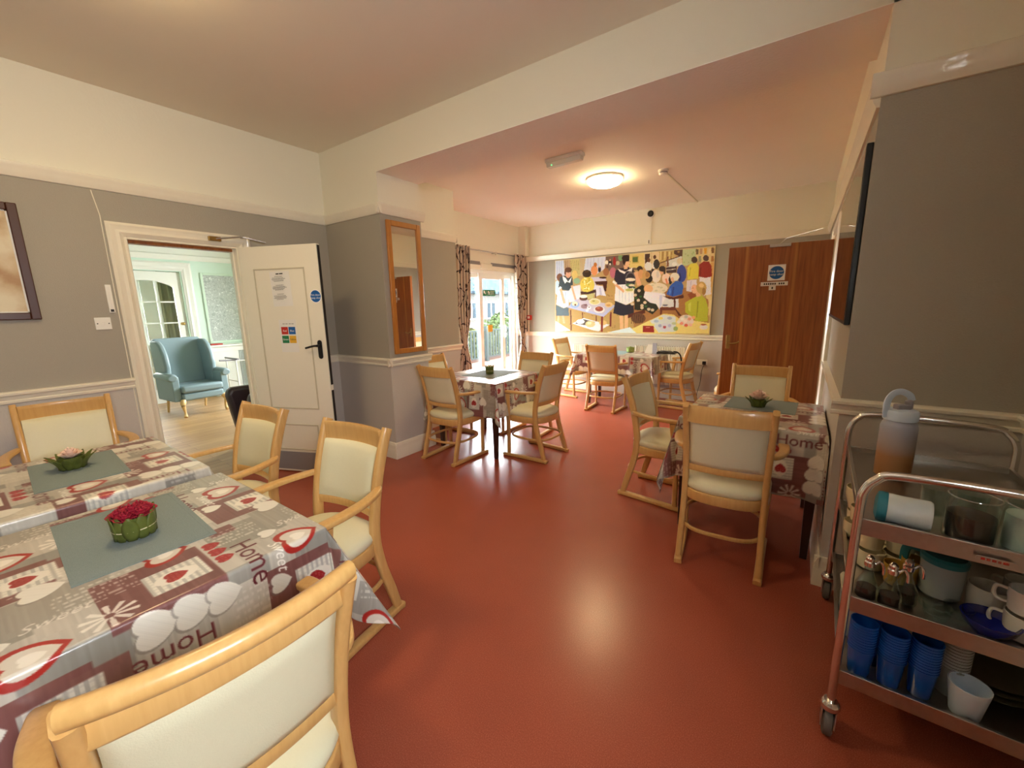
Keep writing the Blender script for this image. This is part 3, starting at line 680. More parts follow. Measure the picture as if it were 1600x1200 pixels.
MURAL = [
[205,215,235,-7,1266,173,1258,190,937,-7,921],
[180,190,215,25,1257,31,971,43,971,37,1256],
[180,190,215,70,1254,77,969,89,968,82,1253],
[180,190,215,115,1250,122,966,134,966,127,1249],
[190,165,130,166,1259,294,1255,285,1123,330,1006,182,1040],
[150,120,90,198,1256,203,1090,213,1090,208,1256],
[150,120,90,235,1254,240,1088,250,1087,245,1253],
[205,195,130,291,1256,470,1258,495,971,330,981],
[165,150,95,301,1248,347,1004,356,1005,310,1248],
[165,150,95,338,1241,376,1003,385,1003,346,1242],
[165,150,95,374,1235,405,1001,414,1002,382,1235],
[165,150,95,410,1229,434,1000,442,1000,418,1228],
[165,150,95,445,1222,462,998,471,998,454,1222],
[200,180,140,470,1260,592,1263,531,957,485,984],
[215,222,240,589,1265,951,1260,935,1055,773,968,551,1018],
[190,198,222,626,1260,620,1101,631,1100,637,1259],
[190,198,222,681,1256,675,1097,686,1096,692,1255],
[190,198,222,735,1252,730,1093,741,1092,746,1250],
[190,198,222,816,1245,811,1088,822,1087,827,1244],
[190,198,222,883,1240,879,1083,889,1082,893,1238],
[120,100,90,947,1261,1525,1278,1536,1004,1243,1000,953,1018],
[235,235,225,1000,1156,997,1140,985,1128,970,1125,954,1131,942,1144,937,1161,941,1177,953,1189,968,1192,984,1186,996,1173],
[125,165,115,1245,1210,1240,1184,1226,1166,1206,1161,1186,1169,1170,1190,1164,1217,1169,1243,1183,1261,1203,1266,1223,1257,1238,1237],
[170,40,40,1130,1167,1128,1130,1119,1104,1107,1095,1094,1106,1083,1133,1079,1170,1081,1207,1090,1233,1102,1242,1115,1231,1126,1203],
[40,35,35,1060,1148,1057,1125,1046,1108,1030,1103,1015,1110,1003,1128,998,1153,1001,1176,1012,1193,1028,1198,1044,1190,1055,1172],
[235,230,225,1045,1125,1043,1117,1038,1111,1030,1110,1022,1113,1016,1119,1014,1128,1016,1136,1022,1142,1029,1143,1037,1140,1043,1134],
[225,180,150,1041,1189,1039,1182,1035,1177,1028,1175,1022,1178,1017,1183,1015,1191,1017,1198,1021,1203,1028,1204,1034,1202,1039,1196],
[200,190,160,1196,1132,1192,1115,1180,1103,1164,1099,1147,1105,1135,1119,1130,1137,1134,1154,1145,1167,1162,1170,1178,1164,1191,1150],
[190,155,95,831,805,1120,864,1518,843,1550,24,9,-5,9,416,780,633],
[150,115,65,593,323,586,316,572,316,565,323,572,329,586,329],
[150,115,65,752,284,745,278,731,278,724,284,731,291,745,291],
[150,115,65,1038,610,1032,604,1019,604,1012,611,1018,617,1031,616],
[150,115,65,317,134,309,127,294,127,287,133,294,140,309,141],
[150,115,65,616,517,609,511,595,511,588,518,595,524,609,524],
[150,115,65,1447,361,1441,355,1429,355,1422,361,1428,368,1440,367],
[150,115,65,1277,359,1271,353,1258,353,1252,359,1258,366,1271,366],
[150,115,65,1055,558,1048,552,1035,552,1028,559,1035,565,1048,565],
[150,115,65,1062,122,1055,115,1042,115,1035,121,1042,128,1055,128],
[150,115,65,932,199,926,192,912,192,905,199,912,205,926,206],
[150,115,65,1089,609,1083,603,1070,603,1063,610,1069,616,1082,616],
[150,115,65,1194,291,1188,284,1175,285,1168,291,1175,297,1188,297],
[150,115,65,664,642,657,636,643,636,636,643,643,649,657,649],
[150,115,65,1309,361,1302,355,1290,355,1283,361,1289,368,1302,367],
[150,115,65,1156,116,1149,109,1136,109,1130,116,1136,122,1149,122],
[150,115,65,1151,90,1145,84,1132,83,1125,90,1132,96,1145,97],
[150,115,65,784,161,777,154,763,154,756,161,763,167,777,168],
[150,115,65,844,77,837,70,823,70,816,77,823,83,837,84],
[150,115,65,1315,583,1309,577,1297,577,1290,584,1296,590,1309,589],
[150,115,65,466,531,459,525,444,525,437,532,444,538,459,538],
[150,115,65,1414,382,1408,375,1396,376,1389,382,1395,388,1408,388],
[150,115,65,1043,468,1037,461,1023,462,1017,468,1023,474,1036,474],
[150,115,65,909,418,902,412,889,412,882,419,888,425,902,425],
[150,115,65,729,296,722,290,708,290,701,296,708,303,722,303],
[150,115,65,1005,99,998,92,985,92,978,98,985,105,998,105],
[150,115,65,1116,85,1109,78,1096,78,1089,84,1096,91,1109,91],
[150,115,65,1309,50,1303,43,1290,43,1283,50,1290,56,1302,56],
[150,115,65,1091,550,1084,544,1071,544,1064,550,1071,557,1084,556],
[150,115,65,1313,66,1307,59,1294,59,1288,66,1294,72,1307,72],
[150,115,65,1353,303,1346,297,1334,297,1327,304,1333,310,1346,310],
[150,115,65,1138,520,1132,514,1119,514,1112,520,1119,527,1132,526],
[150,115,65,1274,301,1268,295,1255,295,1248,301,1255,308,1267,307],
[150,115,65,645,623,638,616,624,617,617,624,624,630,638,630],
[150,115,65,1306,51,1300,44,1287,44,1281,50,1287,57,1300,57],
[150,115,65,412,158,404,152,390,151,382,158,389,165,404,165],
[150,115,65,794,565,787,558,773,559,766,565,773,572,787,571],
[150,115,65,663,180,656,174,642,174,635,180,642,187,656,187],
[150,115,65,1308,614,1302,608,1289,609,1283,615,1289,621,1301,621],
[150,115,65,1025,623,1019,616,1006,617,999,623,1005,630,1019,629],
[150,115,65,1146,448,1139,442,1126,442,1120,448,1126,455,1139,454],
[150,115,65,1335,57,1329,50,1316,50,1310,56,1316,63,1329,63],
[150,115,65,916,39,909,32,895,32,888,38,895,45,909,45],
[150,115,65,674,613,668,607,654,608,647,614,653,621,667,620],
[150,115,65,1009,631,1002,625,989,625,982,632,989,638,1002,638],
[150,115,65,543,409,536,403,521,403,514,410,521,416,536,416],
[150,115,65,1023,556,1016,549,1003,550,996,556,1003,563,1016,562],
[150,115,65,354,114,347,107,332,107,324,114,332,121,347,121],
[150,115,65,689,60,682,53,668,53,661,60,668,67,682,67],
[150,115,65,1340,417,1334,411,1321,411,1315,417,1321,424,1334,423],
[150,115,65,857,336,850,329,836,330,829,336,836,343,850,343],
[150,115,65,1067,289,1061,282,1048,282,1041,289,1047,295,1060,295],
[150,115,65,972,274,965,267,952,267,945,274,952,280,965,280],
[150,115,65,1390,340,1383,334,1371,334,1364,340,1371,346,1383,346],
[150,115,65,825,212,819,205,805,205,798,212,805,218,818,218],
[150,115,65,591,476,584,469,569,470,562,476,569,483,583,483],
[150,115,65,1429,331,1423,325,1411,325,1404,332,1410,338,1423,338],
[150,115,65,950,645,944,639,931,639,924,646,930,652,944,652],
[150,115,65,805,299,798,293,784,293,777,299,784,306,798,306],
[150,115,65,324,278,317,271,302,271,295,278,302,285,317,285],
[150,115,65,1045,613,1039,607,1026,607,1019,614,1025,620,1039,619],
[210,205,230,692,935,935,928,984,846,763,795,723,760],
[60,30,25,978,912,969,905,944,900,909,900,875,904,849,911,839,920,849,927,874,932,909,932,943,928,969,921],
[225,150,95,814,1039,806,996,784,966,753,957,722,970,698,1003,689,1047,696,1089,719,1119,750,1128,781,1115,805,1082],
[190,120,50,800,1135,796,1117,786,1104,771,1100,756,1106,744,1120,740,1139,744,1157,754,1170,769,1173,784,1167,795,1153],
[40,40,50,875,1053,872,1029,861,1012,847,1006,832,1014,821,1032,816,1057,820,1081,830,1098,845,1104,860,1096,871,1078],
[228,176,138,857,1097,855,1090,851,1085,845,1084,839,1086,835,1091,833,1098,834,1105,839,1109,845,1111,851,1109,855,1103],
[165,110,70,1015,1002,1009,969,990,946,964,938,937,949,917,975,909,1008,916,1041,935,1064,961,1071,987,1061,1007,1035],
[190,110,130,1142,982,1136,938,1115,906,1087,896,1057,909,1035,944,1026,989,1032,1034,1053,1065,1082,1075,1111,1061,1133,1027],
[90,55,50,1002,1087,1000,1077,994,1071,984,1069,975,1072,968,1079,966,1089,968,1099,974,1105,983,1107,993,1104,1000,1096],
[80,40,30,762,857,990,858,974,688,941,689,912,801,790,806],
[222,222,240,722,809,912,776,972,612,862,630,781,608],
[190,190,220,846,755,873,753,902,629,862,630],
[225,200,120,441,987,434,946,413,917,384,908,355,920,333,952,325,994,333,1034,354,1063,383,1073,411,1060,433,1028],
[140,175,140,489,883,481,858,458,841,426,836,393,844,369,864,360,890,368,915,392,932,424,937,457,929,481,909],
[225,228,240,243,779,497,820,501,564,282,517],
[90,55,40,775,708,770,583,792,582,796,706],
[225,205,90,760,808,751,755,724,711,681,682,630,673,578,685,533,718,503,765,492,820,501,874,530,918,574,946,625,954,676,940,720,908,749,861],
[245,240,190,588,874,581,864,565,865,558,875,565,885,581,884],
[185,170,50,613,878,606,869,590,870,582,880,590,889,605,888],
[245,240,190,615,913,608,903,592,904,585,914,592,924,607,923],
[185,170,50,670,808,663,798,647,799,639,809,647,819,662,818],
[245,240,190,592,920,584,910,569,911,561,921,568,931,584,930],
[185,170,50,644,732,636,723,621,723,613,734,620,743,636,743],
[245,240,190,589,852,582,843,566,844,558,854,566,863,581,863],
[185,170,50,603,764,595,755,580,755,572,766,579,775,595,775],
[245,240,190,585,748,577,738,562,739,554,749,562,759,577,758],
[185,170,50,623,744,615,735,600,735,592,745,599,755,615,754],
[245,240,190,645,832,638,823,622,824,614,834,622,843,637,842],
[185,170,50,555,860,547,851,532,851,524,862,531,871,547,870],
[245,240,190,624,762,617,752,601,753,593,763,601,772,616,772],
[185,170,50,660,867,652,858,637,858,629,869,637,878,652,877],
[245,240,190,672,739,665,730,649,730,642,740,649,750,664,749],
[185,170,50,631,850,623,840,608,841,600,851,607,860,623,860],
[245,240,190,616,752,608,743,593,743,585,753,592,763,608,762],
[185,170,50,678,879,671,870,656,871,648,881,655,890,671,890],
[245,240,190,670,850,663,841,647,842,640,852,647,861,662,860],
[185,170,50,597,732,590,723,574,723,566,734,574,743,590,743],
[245,240,190,698,863,690,854,675,855,667,865,675,874,690,873],
[185,170,50,650,772,642,762,627,763,619,773,626,783,642,782],
[245,240,190,595,825,587,815,571,816,564,826,571,836,587,835],
[185,170,50,676,913,669,904,654,905,646,915,653,924,669,923],
[245,240,190,668,755,660,745,645,746,637,756,645,765,660,765],
[185,170,50,672,901,665,891,650,892,642,902,649,912,665,911],
[60,40,30,698,994,690,967,667,946,634,935,597,937,563,951,539,975,530,1004,538,1032,561,1053,595,1063,632,1061,666,1046,689,1023],
[95,70,50,663,1030,656,1024,639,1021,614,1020,590,1024,572,1029,565,1036,572,1042,589,1045,614,1045,638,1042,656,1036],
[200,195,130,528,666,766,683,740,571,558,576],
[70,40,35,496,705,641,690,786,732,785,676,641,650,507,654],
[120,70,45,151,965,142,932,119,908,88,901,56,911,32,937,23,972,32,1005,55,1029,87,1036,119,1025,142,999],
[195,218,238,89,786,83,720,63,672,36,656,9,674,-11,723,-18,790,-11,856,9,903,36,919,62,900,82,851],
[55,65,75,92,968,167,990,337,967,353,826,273,726,131,745,62,793],
[250,250,252,145,985,205,949,257,882,330,968,297,861,227,883,193,853,152,926],
[225,170,140,308,1007,301,976,282,953,257,946,231,956,211,981,204,1013,211,1045,230,1067,256,1074,281,1064,300,1040],
[100,65,45,329,1080,320,1058,294,1042,259,1038,223,1047,197,1065,187,1089,197,1111,223,1126,258,1130,293,1122,319,1103],
[100,65,45,215,1038,212,1019,206,1006,197,1001,188,1007,181,1021,179,1041,181,1060,188,1073,196,1078,205,1072,212,1058],
[205,220,240,47,735,273,726,268,452,170,420,16,490],
[180,196,222,80,707,68,469,79,468,90,706],
[180,196,222,141,705,129,468,140,467,151,704],
[180,196,222,201,703,190,467,201,466,211,702],
[85,100,115,9,483,162,417,271,441,276,287,17,284],
[228,176,138,78,781,163,502,207,511,122,789],
[228,176,138,307,811,390,556,424,564,341,818],
[240,240,245,69,786,99,758,131,785,101,812],
[228,176,138,43,285,32,153,73,151,83,282],
[228,176,138,134,281,158,144,200,149,177,286],
[185,190,225,241,433,421,573,1125,457,1126,426,925,254,911,272],
[200,190,208,300,452,479,588,1095,466,923,314],
[150,180,225,483,477,472,449,439,428,394,421,348,430,314,451,302,480,314,509,347,529,393,536,438,527,471,506],
[240,225,200,451,495,444,475,423,461,393,457,364,462,342,477,334,497,342,516,363,530,393,535,422,529,443,514],
[110,70,50,421,476,418,468,411,462,401,460,390,463,383,469,380,476,383,484,390,490,400,492,411,489,418,483],
[90,50,40,637,584,627,562,598,547,558,542,518,549,489,566,478,588,488,610,517,625,557,629,597,622,626,606],
[245,240,235,631,614,621,601,595,591,558,588,521,593,493,604,483,619,493,633,520,642,557,645,594,640,621,629],
[228,222,200,881,520,866,492,826,471,770,464,713,473,671,495,655,525,670,554,711,574,768,580,824,571,865,549],
[215,205,140,854,518,843,498,812,484,770,480,727,486,695,501,683,522,694,542,725,556,768,560,811,554,842,538],
[170,160,90,775,532,772,526,762,522,748,520,734,522,724,527,720,534,724,540,734,544,748,546,761,544,772,539],
[235,225,225,954,385,941,355,905,333,855,326,804,334,766,357,752,387,765,418,802,439,852,447,903,438,940,415],
[150,75,55,929,398,920,377,892,361,854,356,816,362,788,378,777,400,787,421,814,436,853,442,891,435,919,419],
[195,110,80,870,415,866,408,855,402,840,400,825,403,814,408,809,416,813,423,824,429,839,431,854,428,865,423],
[225,190,130,1095,466,1086,445,1062,429,1028,424,993,430,967,447,957,469,966,490,991,506,1025,511,1060,504,1085,488],
[200,150,90,1060,458,1055,450,1040,444,1020,442,1000,444,986,451,980,460,985,468,1000,474,1020,476,1039,473,1054,467],
[150,120,130,639,446,631,426,607,411,575,406,542,412,517,427,508,448,517,469,541,483,573,488,606,482,630,467],
[120,85,95,633,472,629,463,618,457,602,455,587,457,575,464,571,473,575,482,586,488,602,490,617,488,629,481],
[245,245,245,704,422,699,407,686,396,667,392,648,397,634,408,628,423,633,439,647,450,666,453,685,449,699,438],
[160,130,140,686,430,683,425,676,420,666,419,657,421,649,425,647,431,649,437,656,441,666,442,676,440,683,436],
[245,245,245,660,376,657,365,646,358,632,355,618,358,608,366,604,376,607,386,617,394,632,396,646,394,656,386],
[110,60,45,297,386,311,20,336,21,323,386],
[110,60,45,531,344,540,240,557,241,548,345],
[130,50,35,890,273,890,12,930,12,931,272],
[120,50,40,1051,341,1049,104,1081,103,1083,340],
[110,55,40,794,285,796,177,816,177,814,285],
[225,228,235,345,148,563,243,1049,131,848,17,737,35],
[90,80,75,389,148,563,225,790,177,650,111],
[235,235,240,585,182,575,161,546,146,507,140,466,145,437,160,426,181,436,202,466,218,505,224,545,218,574,203],
[215,195,140,785,141,773,113,740,91,693,83,647,90,612,111,599,139,611,168,645,189,691,197,738,190,772,169],
[240,225,180,720,157,715,146,700,137,678,134,657,136,641,145,636,157,641,168,656,177,678,180,699,177,714,169],
[220,185,120,997,166,988,144,963,128,928,122,892,127,866,143,856,165,865,186,891,202,926,208,961,202,987,187],
[235,235,240,874,75,867,61,847,51,820,46,792,50,772,60,764,74,771,88,791,99,819,103,846,99,867,89],
[130,50,35,892,273,891,12,929,12,930,272],
[225,240,240,-4,193,316,21,-4,-6],
[225,205,130,1358,1259,1526,1267,1535,1027,1402,1048],
[200,180,100,1370,1240,1515,1234,1520,1103,1381,1107],
[90,110,60,1393,1216,1498,1213,1501,1127,1401,1131],
[50,45,65,1128,1019,1203,1049,1402,1048,1479,938,1460,776,1173,789,1106,876],
[245,240,240,1163,1046,1293,985,1414,1053,1398,984,1317,1001,1282,956,1199,996],
[235,190,150,1391,1117,1380,1088,1361,1068,1337,1060,1313,1066,1294,1085,1284,1113,1284,1145,1295,1174,1314,1194,1338,1202,1362,1195,1381,1176,1391,1148],
[228,180,140,1265,1092,1267,1033,1329,1029,1327,1088],
[45,30,30,1375,1191,1366,1166,1339,1149,1303,1145,1265,1155,1237,1176,1226,1202,1235,1227,1262,1244,1299,1248,1336,1238,1364,1217],
[45,30,30,1296,1160,1293,1131,1284,1110,1270,1103,1256,1112,1246,1134,1241,1164,1244,1193,1253,1213,1267,1220,1281,1211,1291,1189],
[238,238,240,1137,791,1442,789,1496,534,1323,457,1123,534],
[210,212,225,1194,776,1205,510,1215,510,1204,776],
[210,212,225,1245,774,1256,509,1266,509,1255,774],
[210,212,225,1295,772,1307,508,1317,508,1305,771],
[210,212,225,1358,769,1369,507,1379,507,1368,769],
[210,212,225,1407,767,1419,506,1429,506,1417,767],
[45,45,60,1136,530,1323,454,1459,493,1495,337,1266,275,1107,325],
[230,185,140,1217,283,1238,17,1297,21,1276,285],
[230,185,140,1310,291,1309,21,1367,20,1368,289],
[228,176,138,1094,801,1271,656,1298,686,1122,831],
[228,176,138,1433,967,1501,754,1566,769,1497,981],
[245,240,235,1076,834,1136,789,1159,816,1099,861],
[110,105,110,1470,846,1464,788,1442,742,1408,717,1370,719,1334,747,1308,795,1297,855,1304,913,1327,959,1361,983,1399,981,1434,953,1459,905],
[50,45,60,1458,841,1453,790,1434,750,1405,729,1372,730,1341,754,1319,796,1310,848,1316,899,1335,939,1364,960,1397,958,1427,934,1449,892],
[235,225,205,1467,855,1457,843,1427,835,1385,834,1343,839,1311,850,1300,864,1311,877,1341,884,1383,886,1425,880,1456,869],
[80,120,80,1457,771,1447,757,1420,748,1382,746,1343,751,1315,763,1304,777,1314,791,1342,800,1380,802,1418,797,1446,785],
[230,215,185,1455,767,1449,759,1431,754,1406,753,1382,756,1363,763,1356,772,1363,780,1381,785,1405,786,1430,783,1448,776],
[238,232,215,1479,682,1466,663,1430,651,1379,647,1328,654,1290,670,1275,689,1289,708,1326,720,1377,723,1427,716,1465,701],
[190,190,110,1440,695,1432,683,1407,676,1372,674,1337,678,1311,688,1301,700,1310,712,1336,719,1370,721,1405,717,1431,707],
[225,205,130,1351,1259,1589,1271,1599,1046,1358,1039],
[200,180,100,1400,1226,1506,1221,1508,1107,1405,1105],
[90,115,60,1407,1209,1488,1204,1491,1128,1410,1130],
[225,205,165,1587,1271,1821,1266,1834,1007,1597,1023],
[70,50,40,1603,1236,1678,1237,1675,1029,1609,1034],
[190,160,115,1699,1263,1707,1027,1716,1026,1708,1262],
[200,175,110,1819,1261,2045,1260,2052,1134,1928,1100,1833,1085],
[230,215,160,1836,1257,1837,1130,1848,1128,1848,1255],
[150,110,60,1870,1254,1868,1127,1880,1126,1881,1252],
[230,215,160,1903,1251,1900,1125,1911,1123,1915,1249],
[150,110,60,1937,1248,1931,1123,1942,1121,1948,1246],
[230,215,160,1970,1245,1962,1120,1973,1118,1981,1243],
[150,110,60,2003,1242,1993,1118,2004,1116,2014,1240],
[80,45,35,2040,1257,2166,1256,2167,1174,2153,1148,2043,1200],
[150,110,60,2125,1225,2123,1219,2116,1215,2107,1214,2097,1217,2089,1222,2087,1229,2089,1235,2096,1239,2105,1240,2115,1238,2122,1232],
[215,220,220,1928,1100,2151,1175,2171,1017,1943,1016],
[90,50,40,1830,1074,2154,1163,2149,1176,1825,1087],
[235,240,240,2093,1050,2089,1034,2076,1023,2058,1019,2039,1025,2025,1038,2019,1055,2023,1071,2036,1082,2054,1085,2073,1079,2087,1066],
[130,90,70,1937,1176,1945,1022,1974,1020,1966,1174],
[190,205,160,2163,1252,2350,1253,2356,1057,2224,1013,2170,1028],
[165,185,130,2311,1168,2307,1157,2298,1158,2293,1170,2297,1180,2306,1180],
[165,185,130,2216,1186,2211,1175,2202,1176,2197,1188,2201,1198,2210,1197],
[165,185,130,2309,1182,2305,1171,2296,1172,2290,1183,2294,1194,2304,1193],
[165,185,130,2248,1161,2244,1150,2234,1151,2229,1162,2233,1173,2242,1172],
[165,185,130,2258,1161,2254,1150,2244,1151,2239,1163,2243,1173,2253,1173],
[165,185,130,2325,1201,2321,1190,2312,1191,2307,1203,2311,1213,2320,1212],
[165,185,130,2205,1068,2200,1057,2191,1058,2185,1070,2190,1081,2199,1080],
[165,185,130,2329,1051,2325,1040,2315,1041,2310,1052,2314,1063,2323,1063],
[165,185,130,2266,1062,2262,1052,2252,1052,2247,1064,2251,1075,2260,1074],
[165,185,130,2327,1189,2323,1178,2314,1179,2308,1191,2312,1201,2322,1200],
[225,205,150,2344,1253,2598,1255,2643,436,2580,253,2546,470,2427,1063,2355,1079],
[110,90,60,2347,1243,2384,1241,2388,1166,2352,1167],
[190,150,110,2398,1243,2434,1242,2439,1166,2403,1167],
[230,170,50,2458,1243,2494,1242,2499,1167,2463,1168],
[130,90,60,2555,1244,2590,1243,2595,1169,2560,1170],
[150,150,120,2389,1139,2426,1138,2430,1062,2394,1063],
[180,120,60,2560,1125,2595,1124,2600,1049,2565,1050],
[235,215,170,2514,1227,2549,1226,2554,1151,2519,1152],
[215,170,100,2563,1042,2603,1044,2632,447,2589,577],
[70,50,60,1932,1012,2090,1021,2095,924,1948,922],
[225,220,215,1946,968,2077,976,2075,984,1944,976],
[170,120,70,1445,683,2242,697,2563,513,2587,143,1466,96],
[228,228,228,1721,1039,1715,1003,1695,977,1666,968,1637,980,1614,1009,1604,1047,1611,1085,1631,1110,1660,1118,1689,1106,1712,1077],
[110,70,50,1693,1138,1690,1123,1681,1112,1668,1109,1655,1114,1646,1126,1641,1142,1644,1158,1653,1169,1666,1172,1679,1167,1689,1154],
[60,50,60,1637,981,1659,865,1728,872,1706,987],
[235,235,235,1770,1051,1768,1025,1761,1007,1749,1000,1738,1008,1728,1028,1724,1054,1726,1080,1734,1098,1745,1104,1757,1096,1766,1077],
[45,45,50,1836,1068,1832,1032,1815,1006,1792,998,1767,1009,1749,1038,1740,1075,1745,1112,1762,1138,1785,1146,1809,1134,1828,1106],
[90,55,40,1780,1178,1778,1163,1769,1152,1757,1149,1744,1154,1734,1166,1730,1182,1733,1198,1741,1208,1754,1212,1766,1206,1776,1194],
[50,45,55,1718,1008,1696,861,1740,851,1762,997],
[235,225,215,1864,888,1856,840,1831,805,1793,794,1755,809,1725,847,1713,896,1721,944,1747,978,1784,989,1823,974,1852,937],
[215,210,205,1835,917,1834,889,1826,869,1815,862,1804,870,1794,892,1790,920,1792,948,1799,968,1810,975,1822,967,1831,946],
[60,45,40,1576,1019,1571,998,1554,984,1530,980,1506,987,1488,1004,1480,1025,1486,1045,1503,1059,1527,1063,1551,1056,1569,1040],
[215,160,110,1597,931,1593,894,1576,867,1553,858,1528,869,1510,898,1502,937,1507,975,1523,1002,1547,1010,1571,998,1590,970],
[40,35,35,1739,855,1733,823,1713,801,1686,794,1657,804,1635,828,1626,861,1633,893,1652,915,1680,922,1708,912,1730,887],
[200,160,100,1697,912,1690,883,1667,862,1636,856,1604,865,1579,889,1569,919,1577,949,1599,969,1631,975,1663,965,1687,942],
[170,125,75,1680,921,1677,899,1667,884,1653,879,1638,886,1626,902,1621,924,1624,946,1635,961,1649,966,1664,959,1675,943],
[240,215,200,2010,846,2003,806,1981,778,1950,769,1917,781,1891,812,1880,853,1887,893,1910,921,1942,930,1974,917,1999,887],
[228,176,138,1900,945,1896,928,1886,917,1872,913,1857,918,1846,931,1841,948,1844,965,1854,977,1869,980,1884,975,1895,962],
[50,35,35,1931,992,1925,970,1907,955,1881,950,1855,958,1835,976,1827,999,1833,1021,1851,1036,1877,1040,1903,1032,1923,1014],
[50,35,35,1931,945,1930,926,1925,913,1917,908,1909,914,1902,928,1899,947,1901,966,1906,979,1913,984,1921,978,1928,964],
[228,140,100,1926,841,1953,761,1980,768,1954,847],
[40,35,40,2035,817,2033,784,2024,760,2012,751,1998,761,1987,786,1982,820,1983,853,1992,877,2005,885,2018,876,2029,851],
[55,75,165,2238,904,2235,849,2218,805,2191,782,2159,783,2130,810,2107,856,2097,913,2101,969,2118,1012,2146,1035,2177,1033,2206,1006,2228,960],
[35,45,120,2164,854,2162,822,2153,798,2140,790,2126,799,2115,824,2110,857,2112,890,2120,914,2133,922,2147,912,2158,887],
[218,205,175,2164,1091,2161,1069,2147,1053,2128,1048,2109,1056,2094,1074,2087,1097,2091,1119,2104,1135,2123,1140,2143,1132,2158,1114],
[45,50,40,1450,706,1586,771,1735,603,1849,392,1760,300,1638,371,1469,373],
[215,195,170,1553,526,1545,510,1525,503,1504,511,1495,528,1502,544,1523,551,1544,543],
[215,195,170,1616,442,1609,426,1588,419,1568,427,1559,443,1566,460,1587,467,1607,459],
[215,195,170,1726,382,1718,366,1698,359,1678,366,1669,383,1677,399,1696,406,1717,399],
[215,195,170,1501,610,1493,594,1473,587,1452,595,1442,612,1450,628,1471,635,1492,627],
[215,195,170,1559,679,1551,662,1531,656,1510,664,1501,681,1509,697,1529,703,1550,695],
[215,195,170,1785,370,1777,353,1758,347,1738,354,1729,370,1736,387,1756,394,1776,386],
[215,195,170,1662,489,1654,472,1635,466,1614,473,1605,490,1613,506,1633,513,1653,505],
[215,195,170,1458,469,1450,452,1429,446,1408,453,1398,470,1406,487,1427,493,1448,486],
[215,195,170,1618,407,1610,390,1590,384,1569,391,1560,408,1568,425,1588,431,1609,424],
[60,110,60,1582,584,1575,573,1558,568,1541,574,1534,586,1540,597,1557,601,1574,596],
[60,110,60,1510,563,1504,551,1487,547,1469,552,1461,564,1468,576,1485,580,1503,575],
[60,110,60,1672,430,1665,418,1649,414,1632,419,1624,431,1631,442,1647,447,1664,442],
[60,110,60,1474,729,1467,717,1450,713,1432,719,1425,731,1431,742,1448,746,1466,741],
[230,220,200,1975,697,1964,664,1928,636,1872,619,1804,615,1735,624,1675,645,1634,676,1618,711,1631,745,1669,773,1727,789,1796,793,1864,783,1922,761,1961,731],
[230,180,130,1750,700,1742,667,1717,644,1681,636,1644,646,1616,672,1604,706,1613,739,1639,763,1675,770,1712,759,1739,734],
[205,200,170,1765,751,1758,742,1740,738,1722,743,1714,753,1721,763,1739,766,1757,761],
[205,200,170,1858,724,1851,715,1834,712,1816,716,1808,726,1815,736,1832,739,1850,734],
[205,200,170,1827,669,1820,659,1802,656,1784,661,1776,671,1783,680,1801,683,1819,679],
[205,200,170,1904,711,1897,702,1880,698,1862,703,1854,713,1861,722,1879,726,1896,721],
[205,200,170,1798,784,1791,774,1774,771,1755,776,1748,786,1755,795,1772,799,1791,794],
[205,200,170,1940,664,1933,655,1916,652,1898,656,1891,666,1897,676,1915,679,1932,674],
[235,232,240,1626,664,1940,619,1958,528,1867,375,1811,462,1711,488,1606,572],
[205,208,232,1856,599,1902,598,1894,449,1867,375],
[220,222,225,1949,551,2144,535,2151,400,1882,421],
[110,110,130,1994,442,1981,432,1950,429,1917,433,1904,443,1916,453,1948,456,1980,452],
[50,95,190,1958,607,2007,735,2086,803,2173,790,2206,721,2189,600,2054,568],
[40,70,150,2046,716,2074,715,2059,576,2037,577],
[85,130,215,1994,663,2014,707,2028,639,2009,594],
[232,228,215,2137,861,2131,835,2114,814,2088,804,2057,805,2029,819,2009,841,2001,869,2007,895,2024,916,2051,926,2081,924,2109,911,2128,888],
[228,180,150,2059,827,2057,810,2049,799,2037,795,2024,800,2015,813,2011,829,2013,846,2022,858,2033,861,2046,856,2055,844],
[90,45,35,1906,584,2077,559,2210,599,2216,544,2100,533,2108,389,2201,281,2157,281,2079,412,2073,525,2000,536],
[110,55,40,1871,406,2106,414,2114,366,1907,363,1905,299,1876,299],
[225,215,80,2244,985,2285,1041,2369,1046,2404,980,2404,820,2256,814],
[190,180,55,2283,988,2275,860,2285,858,2293,986],
[70,50,45,2379,1089,2375,1067,2360,1051,2339,1046,2316,1054,2299,1072,2292,1096,2297,1119,2312,1135,2333,1140,2355,1132,2372,1113],
[225,220,235,2249,801,2384,810,2394,691,2335,628,2250,648],
[195,190,215,2305,793,2292,652,2303,650,2315,791],
[232,230,240,2420,851,2571,848,2593,587,2498,574,2431,679],
[150,35,30,2407,1022,2458,1060,2533,1057,2574,987,2589,841,2503,825,2402,850],
[115,25,22,2426,979,2423,862,2436,860,2439,977],
[80,60,60,2532,1101,2528,1080,2514,1065,2495,1061,2474,1068,2458,1085,2452,1108,2456,1130,2469,1144,2489,1149,2509,1141,2525,1124],
[190,190,215,2541,652,2539,648,2534,648,2531,653,2533,657,2538,657],
[190,190,215,2528,714,2526,709,2521,710,2518,714,2520,719,2525,719],
[190,190,215,2484,750,2482,746,2477,746,2474,751,2476,755,2481,755],
[190,190,215,2474,803,2472,798,2467,799,2464,803,2466,808,2471,808],
[190,190,215,2517,759,2515,754,2509,755,2507,759,2509,764,2514,764],
[190,190,215,2538,804,2536,800,2531,800,2528,805,2530,809,2535,809],
[190,190,215,2557,679,2554,675,2549,675,2547,680,2549,684,2554,684],
